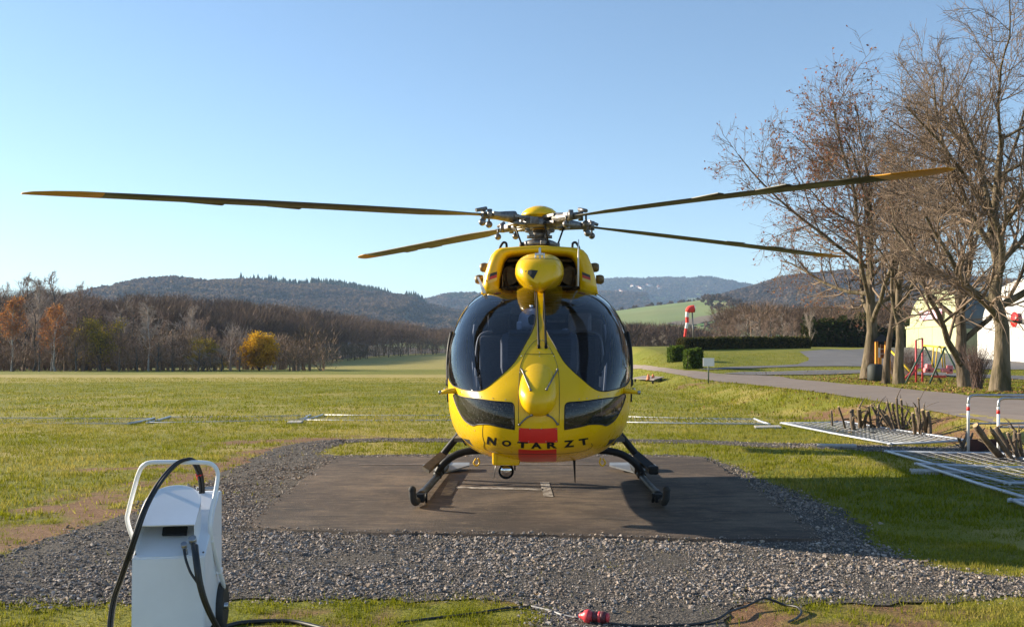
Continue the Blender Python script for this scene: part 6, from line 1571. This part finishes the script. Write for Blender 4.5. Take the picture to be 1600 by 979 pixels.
# ------------------------------------------------------------------ hangars
def hangar(name, label, x, d0, d1, hwall, htop, zb, wall, roof, depth=22, signs=()):
    y0, y1 = CAM[1] + d0, CAM[1] + d1; yc = (y0 + y1) / 2; hw = (y1 - y0) / 2; t = thing(name, label, 'hangar', (x, yc, zb))
    def arc(n, hw_, hb, ht): return [(hw_ * math.cos(a), hb + (ht - hb) * math.sin(a) ** .9) for a in np.linspace(0, math.pi, n)]
    A = arc(21, hw * .93, hwall, htop); f = [(hw * .93, 0)] + A + [(-hw * .93, 0)]
    MB().loft([[(0, y, z) for y, z in f], [(.25, y, z) for y, z in f]], smooth=False).build('front_wall', wall, t)
    w = hw * 2 / 4
    for k in range(4): MB().box((-.14, -hw + w * (k + .5), hwall * .46), (.16, w - .06, hwall * .92), bev=.02).build('door_panel', wall, t)
    MB().box((-.16, 0, hwall * .965), (.30, hw * 2 + .1, hwall * .09), bev=.02).build('door_track', wall, t)
    A2 = arc(25, hw * .96, hwall * .8, htop + .12); r = MB()
    ins = [(y * .985, z - .12) for y, z in A2]; r.loft([[( .2, y, z) for y, z in A2] + [(.2, y, z) for y, z in ins[::-1]], [(depth, y, z) for y, z in A2] + [(depth, y, z) for y, z in ins[::-1]]], smooth=False); ro = r.build('roof', roof, t)
    rb = MB()
    for k in range(14):
        X = 1 + k * (depth - 2) / 13; rb.tube([(X, y * 1.003, z + .03) for y, z in A2], .06, 4, caps=False)
    rb.build('roof_rib', roof, ro)['kind'] = 'stuff'
    for s in (-1, 1): MB().box((depth / 2, s * hw * .945, hwall * .4), (depth - .6, .2, hwall * .8)).build('side_wall', wall, t)
    for (nm, yy, zz, sy, sz, m, rnd) in signs:
        if rnd: MB().lathe([(0, .06), (sy / 2, .05), (sy / 2, 0)], (-.3, yy, zz), Matrix.Rotation(R(-90), 3, 'Y'), 20).build(nm, m, t)
        else: MB().box((-.26, yy, zz), (.06, sy, sz), bev=.01).build(nm, m, t)
    return t
M_HY = pmat('cream_sheet', (.46, .48, .27), (.41, .43, .24), scale=.8, rough=.6); M_HW = pmat('white_sheet', (.54, .53, .50), (.48, .47, .45), scale=.8, rough=.6)
M_HR = pmat('weathered_roof', (.17, .19, .18), (.11, .125, .115), scale=.6, rough=.8); M_PKW = pmat('banner', (.74, .60, .64), (.62, .25, .38), scale=2.2, rough=.7)
hangar('hangar', 'cream coloured round roofed hangar with a pinkish banner behind the playground', 40.5, 91.5, 105.5, 3.3, 6.9, 1.95, M_HY, M_HR, signs=[('banner', .3, 4.3, 5.6, .95, M_PKW, 0)])
M_OR = pmat('poster_orange', (.80, .40, .06), (.75, .30, .05), scale=4, rough=.6); M_BLU = pmat('poster_blue', (.06, .16, .45), rough=.6)
hangar('hangar', 'white round roofed hangar with red signs at the right picture edge', 40.8, 73.5, 89, 3.6, 7.3, 1.1, M_HW, M_HR, signs=[('round_sign', .6, 3.95, 1.3, 0, M_RED, 1), ('red_sign', -2.0, 3.5, 1.0, 1.3, M_RED, 0), ('poster', -2.0, 2.1, 1.3, .8, M_OR, 0), ('poster', -2.0, 1.45, 1.3, .3, M_BLU, 0)])

# ------------------------------------------------------------------ ground power cart
M_CART = pmat('cart_paint', (.78, .80, .83), (.74, .76, .79), scale=6, rough=.42, coat=.15, rvar=.06)
CO = np.array([-2.005, -6.36, 0.0]); cart = thing('ground_power_cart', 'white two wheeled ground power cart with tube handle and arched hood', 'power cart', CO, R(9))
def cl(P): return np.array(P)
W = .188
side = [(-.02, .10), (-.005, .535), (.22, .665), (.30, .74), (.46, .82), (.54, .82), (.54, .10)]     # (depth y, z)
m = MB(); m.loft([[(-W, y, z) for y, z in side], [(W, y, z) for y, z in side]], smooth=False); bo = m.build('cart_body', M_CART, cart)
bm = bmesh.new(); bm.from_mesh(bo.data); bmesh.ops.bevel(bm, geom=bm.edges[:], offset=.006, segments=2, affect='EDGES'); bm.to_mesh(bo.data); bm.free()
MB().tube([(-W + .02, .50, .835), (W - .01, .50, .835)], .006, 6).tube([(.06, .46, .823), (.06, .46, .85), (W - .01, .46, .85), (W - .01, .46, .823)], .005, 6).build('top_rail', M_STL, cart)
# arched hood
hw = .155; hc = -.022
f0 = np.array([hc, .02, .705]); sl = np.array([0, .31, .178]) ; n = 24
out = [(-hw, 0.0), (-hw, .52)] + [(-hw * math.cos(a), .52 + .48 * math.sin(a)) for a in np.linspace(.12, math.pi - .12, 18)] + [(hw, .52), (hw, 0.0)]
top = [f0 + np.array([x, 0, 0]) + sl * v for x, v in out]; bot = []
for p in top:
    zb = np.interp(p[1], [0, .22, .30, .46], [.535, .665, .74, .80]); bot.append(np.array([p[0] * 1.0, p[1] + .0, min(zb - .01, p[2] - .012)]))
m = MB(); nn_ = len(top); th = np.array([0, .004, -.006])
V = top + [p + th for p in top]; m.add(V, [tuple(range(nn_))[::-1], tuple(range(nn_, 2 * nn_))] + [(i, (i + 1) % nn_, nn_ + (i + 1) % nn_, nn_ + i) for i in range(nn_)], False)
m.build('hood_plate', M_CART, cart)
m = MB(); V = [p * 1.0 for p in top] + bot; m.add(V, [(i, i + 1, nn_ + i + 1, nn_ + i) for i in range(nn_ - 1)], False); ho = m.build('hood_wall', M_CART, cart)
md = ho.modifiers.new('thick', 'SOLIDIFY'); md.thickness = .005
pn = MB().box((hc + .03, .115, .655), (.13, .02, .05), (-.6, 0, 0), bev=.004); pn.build('dark_slot', M_BLK, cart)  # black bar drawn as the dark slot in the recess under the hood
for x, y, z in ((-W + .012, .02, .552), (W - .012, .02, .552), (W - .012, .2, .656), (-W + .012, .2, .656), (-W - .002, .01, .52)): MB().ball((x, y, z), .006, 6, 4).build('screw', M_GRY, cart)
# handle
def hp(px, py, d): 
    q = at(px, py, d) - CO; a = -R(9); return np.array([q[0] * math.cos(a) - q[1] * math.sin(a), q[0] * math.sin(a) + q[1] * math.cos(a), q[2]])
H = [hp(*p) for p in [(214, 852, 5.62), (206, 836, 5.60), (199, 812, 5.58), (201, 797, 5.57), (209, 765, 5.54), (217, 738, 5.52), (225, 726, 5.5), (240, 721.5, 5.5), (285, 721.5, 5.5), (322, 722.5, 5.5), (335, 728, 5.5), (340.5, 742, 5.5), (336, 772, 5.46), (329, 805, 5.40), (328.5, 828, 5.38), (334, 855, 5.45), (343, 892, 5.56), (349, 912, 5.64), (347, 920, 5.66), (336, 925, 5.64)]]
MB().tube(crom(H, 5), .0125, 10).build('handle', M_WHT, cart)
for p in ((328, 842, 5.42), (341, 891, 5.57)): MB().box(hp(p[0] - 4, p[1], p[2]), (.075, .05, .03), bev=.004).build('handle_bracket', M_CART, cart)
MB().box(hp(214, 846, 5.6), (.05, .05, .06), bev=.004).build('handle_bracket', M_CART, cart)
wc = hp(342, 944, 5.68)
for x, nm in ((wc[0], 0), (wc[0] - .37, 1)):
    Mw = Matrix.Rotation(R(90), 3, 'Y'); c = np.array([x, wc[1], .145])
    wh = MB().lathe([(.085, -.032), (.12, -.04), (.142, -.022), (.146, 0), (.142, .022), (.12, .04), (.085, .032)], c, Mw, 32).build('wheel', M_RUB, cart)
    MB().lathe([(.0, .02), (.03, .022), (.04, .012), (.085, .03), (.088, -.03), (.04, -.02), (0, -.02)], c, Mw, 24).cyl(c + np.array([-.04, 0, 0]), c + np.array([.055, 0, 0]), .02, 10).build('wheel_rim', M_STL, wh)
MB().cyl(np.array([wc[0] - .37, wc[1], .145]), np.array([wc[0], wc[1], .145]), .012, 8).build('axle', M_GRY, cart)
MB().box((0, .06, .05), (.30, .05, .10), bev=.01).build('front_foot', M_CART, cart)
# plugs on the slope
for p, r in (((302, 851, 5.24), .017), ((289, 860, 5.20), .013)):
    c = hp(*p); MB().cyl(c + np.array([0, .03, -.03]), c + np.array([0, -.02, .03]), r, 12).cyl(c + np.array([0, -.012, .02]), c + np.array([0, -.03, .045]), r * 1.25, 12).build('cable_socket', M_STL, cart)

# ------------------------------------------------------------------ cables
M_CAB = pmat('cable_rubber', (.014, .014, .014), (.022, .022, .022), scale=30, rough=.45)
def cable(pts, r, label, mat=M_CAB, off=None, dup=None):
    P = np.array(crom([at(*p) for p in pts], 8)); m = MB(); m.tube(P, r, 8)
    if dup is not None: m.tube(P + np.array(dup) , r, 8)
    o = m.build('cable', mat, None, origin=tuple(P[0])); return tag(o, label, 'cable')
c1 = cable([(170, 1010, 5.15), (170, 975, 5.18), (176, 935, 5.2), (188, 900, 5.18), (205, 850, 5.15), (222, 800, 5.18), (238, 768, 5.26), (256, 742, 5.38), (274, 724, 5.46), (290, 717.5, 5.49), (300, 721, 5.54), (308, 735, 5.60), (312, 752, 5.64), (314, 782, 5.66)], .0095, 'thick black double cable looped over the handle of the white cart', dup=(.016, .004, .003))
p = at(309.5, 742, 5.62); MB().tube([at(309, 740, 5.615), at(311, 748, 5.66)], .0125, 8).tube([at(309, 740, 5.615) + np.array([.016, .004, .003]), at(311, 748, 5.66) + np.array([.016, .004, .003])], .0125, 8).build('cable_marker', M_RED, c1).location = -np.array(c1.location)
cable([(302, 849, 5.17), (303, 862, 5.10), (306, 885, 5.06), (310, 910, 5.05), (318, 938, 5.06), (330, 965, 5.1), (345, 990, 5.15)], .011, 'thick black cable hanging from the right socket down the cart front', dup=(.016, .0, -.01))
cable([(288, 858, 5.15), (290, 872, 5.08), (297, 892, 5.05), (306, 906, 5.05), (316, 922, 5.06), (325, 945, 5.08)], .007, 'thin black cable from the left socket joining the thicker one')
def gcable(pts, r, label, mat=M_CAB, lift=None):
    P = np.array(crom([gp(*p, r + .004) for p in pts], 8)); 
    P[:, 2] += np.interp(np.arange(len(P)), np.arange(len(pts)) * 8, lift if lift else [0] * len(pts)); o = MB().tube(P, r, 8).build('cable', mat, None, origin=tuple(P[0])); return tag(o, label, 'cable')
gcable([(345, 985), (375, 977), (410, 974.5), (440, 974), (470, 977), (520, 990)], .014, 'black cable lying in the grass right of the cart')
M_GCAB = pmat('grey_cable', (.30, .29, .28), rough=.5)
gcable([(620, 975), (680, 967), (740, 960), (790, 952), (830, 949)], .007, 'thin dark cable crossing the grass towards the red plug')
gcable([(830, 949), (860, 956), (880, 963), (904, 967)], .007, 'short pale grey cable leading into the red plug', M_GCAB)
gcable([(950, 976), (1000, 980), (1080, 978), (1120, 972), (1140, 965), (1165, 955), (1195, 948.5), (1225, 950), (1245, 955), (1252, 961), (1245, 968), (1232, 974)], .008, 'black cable curling over reddish soil right of the red plug', lift=[0, 0, 0, .01, .03, .02, .05, .01, .02, .01, 0, 0])
o = gp(926, 974, .045); t = thing('cable_plug', 'red and dark round power plug lying on the gravel', 'plug', o, R(-14)); X = Matrix.Rotation(R(90), 3, 'Y'); M_PLR = pmat('plug_red', (.66, .06, .07), (.6, .05, .06), scale=20, rough=.4)
MB().lathe([(.010, -.085), (.016, -.075), (.022, -.06), (.036, -.05), (.042, -.03), (.042, -.018), (.030, -.012), (.030, 0)], (0, 0, 0), X, 18).build('plug_cap', M_PLR, t)
MB().lathe([(.026, 0), (.032, .004), (.032, .030), (.028, .034)], (0, 0, 0), X, 18).lathe([(.034, .052), (.036, .055), (.036, .08), (.03, .083)], (0, 0, 0), X, 18).build('plug_sleeve', pmat('plug_dark', (.10, .02, .025), rough=.5), t)
MB().lathe([(.030, .034), (.034, .037), (.034, .05), (.031, .053)], (0, 0, 0), X, 18).lathe([(.024, .083), (.028, .086), (.028, .10), (.015, .104)], (0, 0, 0), X, 18).build('plug_collar', M_PLR, t)
# ------------------------------------------------------------------ air
M_HAZE = bpy.data.materials.new('haze'); M_HAZE.use_nodes = True
_nt = M_HAZE.node_tree; _nt.nodes.remove(_nt.nodes['Principled BSDF'])
_v = _nt.nodes.new('ShaderNodeVolumePrincipled'); _v.inputs['Color'].default_value = (.46, .67, 1, 1); _v.inputs['Density'].default_value = .0001; _v.inputs['Anisotropy'].default_value = .0
_nt.links.new(_v.outputs[0], _nt.nodes['Material Output'].inputs['Volume'])
hz = MB().box((0, 0, 0), (13000, 13000, 460)).build('haze', M_HAZE); hz.location = (0, 0, 460 / 2 - 14)
hz['kind'] = 'stuff'; hz['label'] = 'thin blue morning haze over the valley'
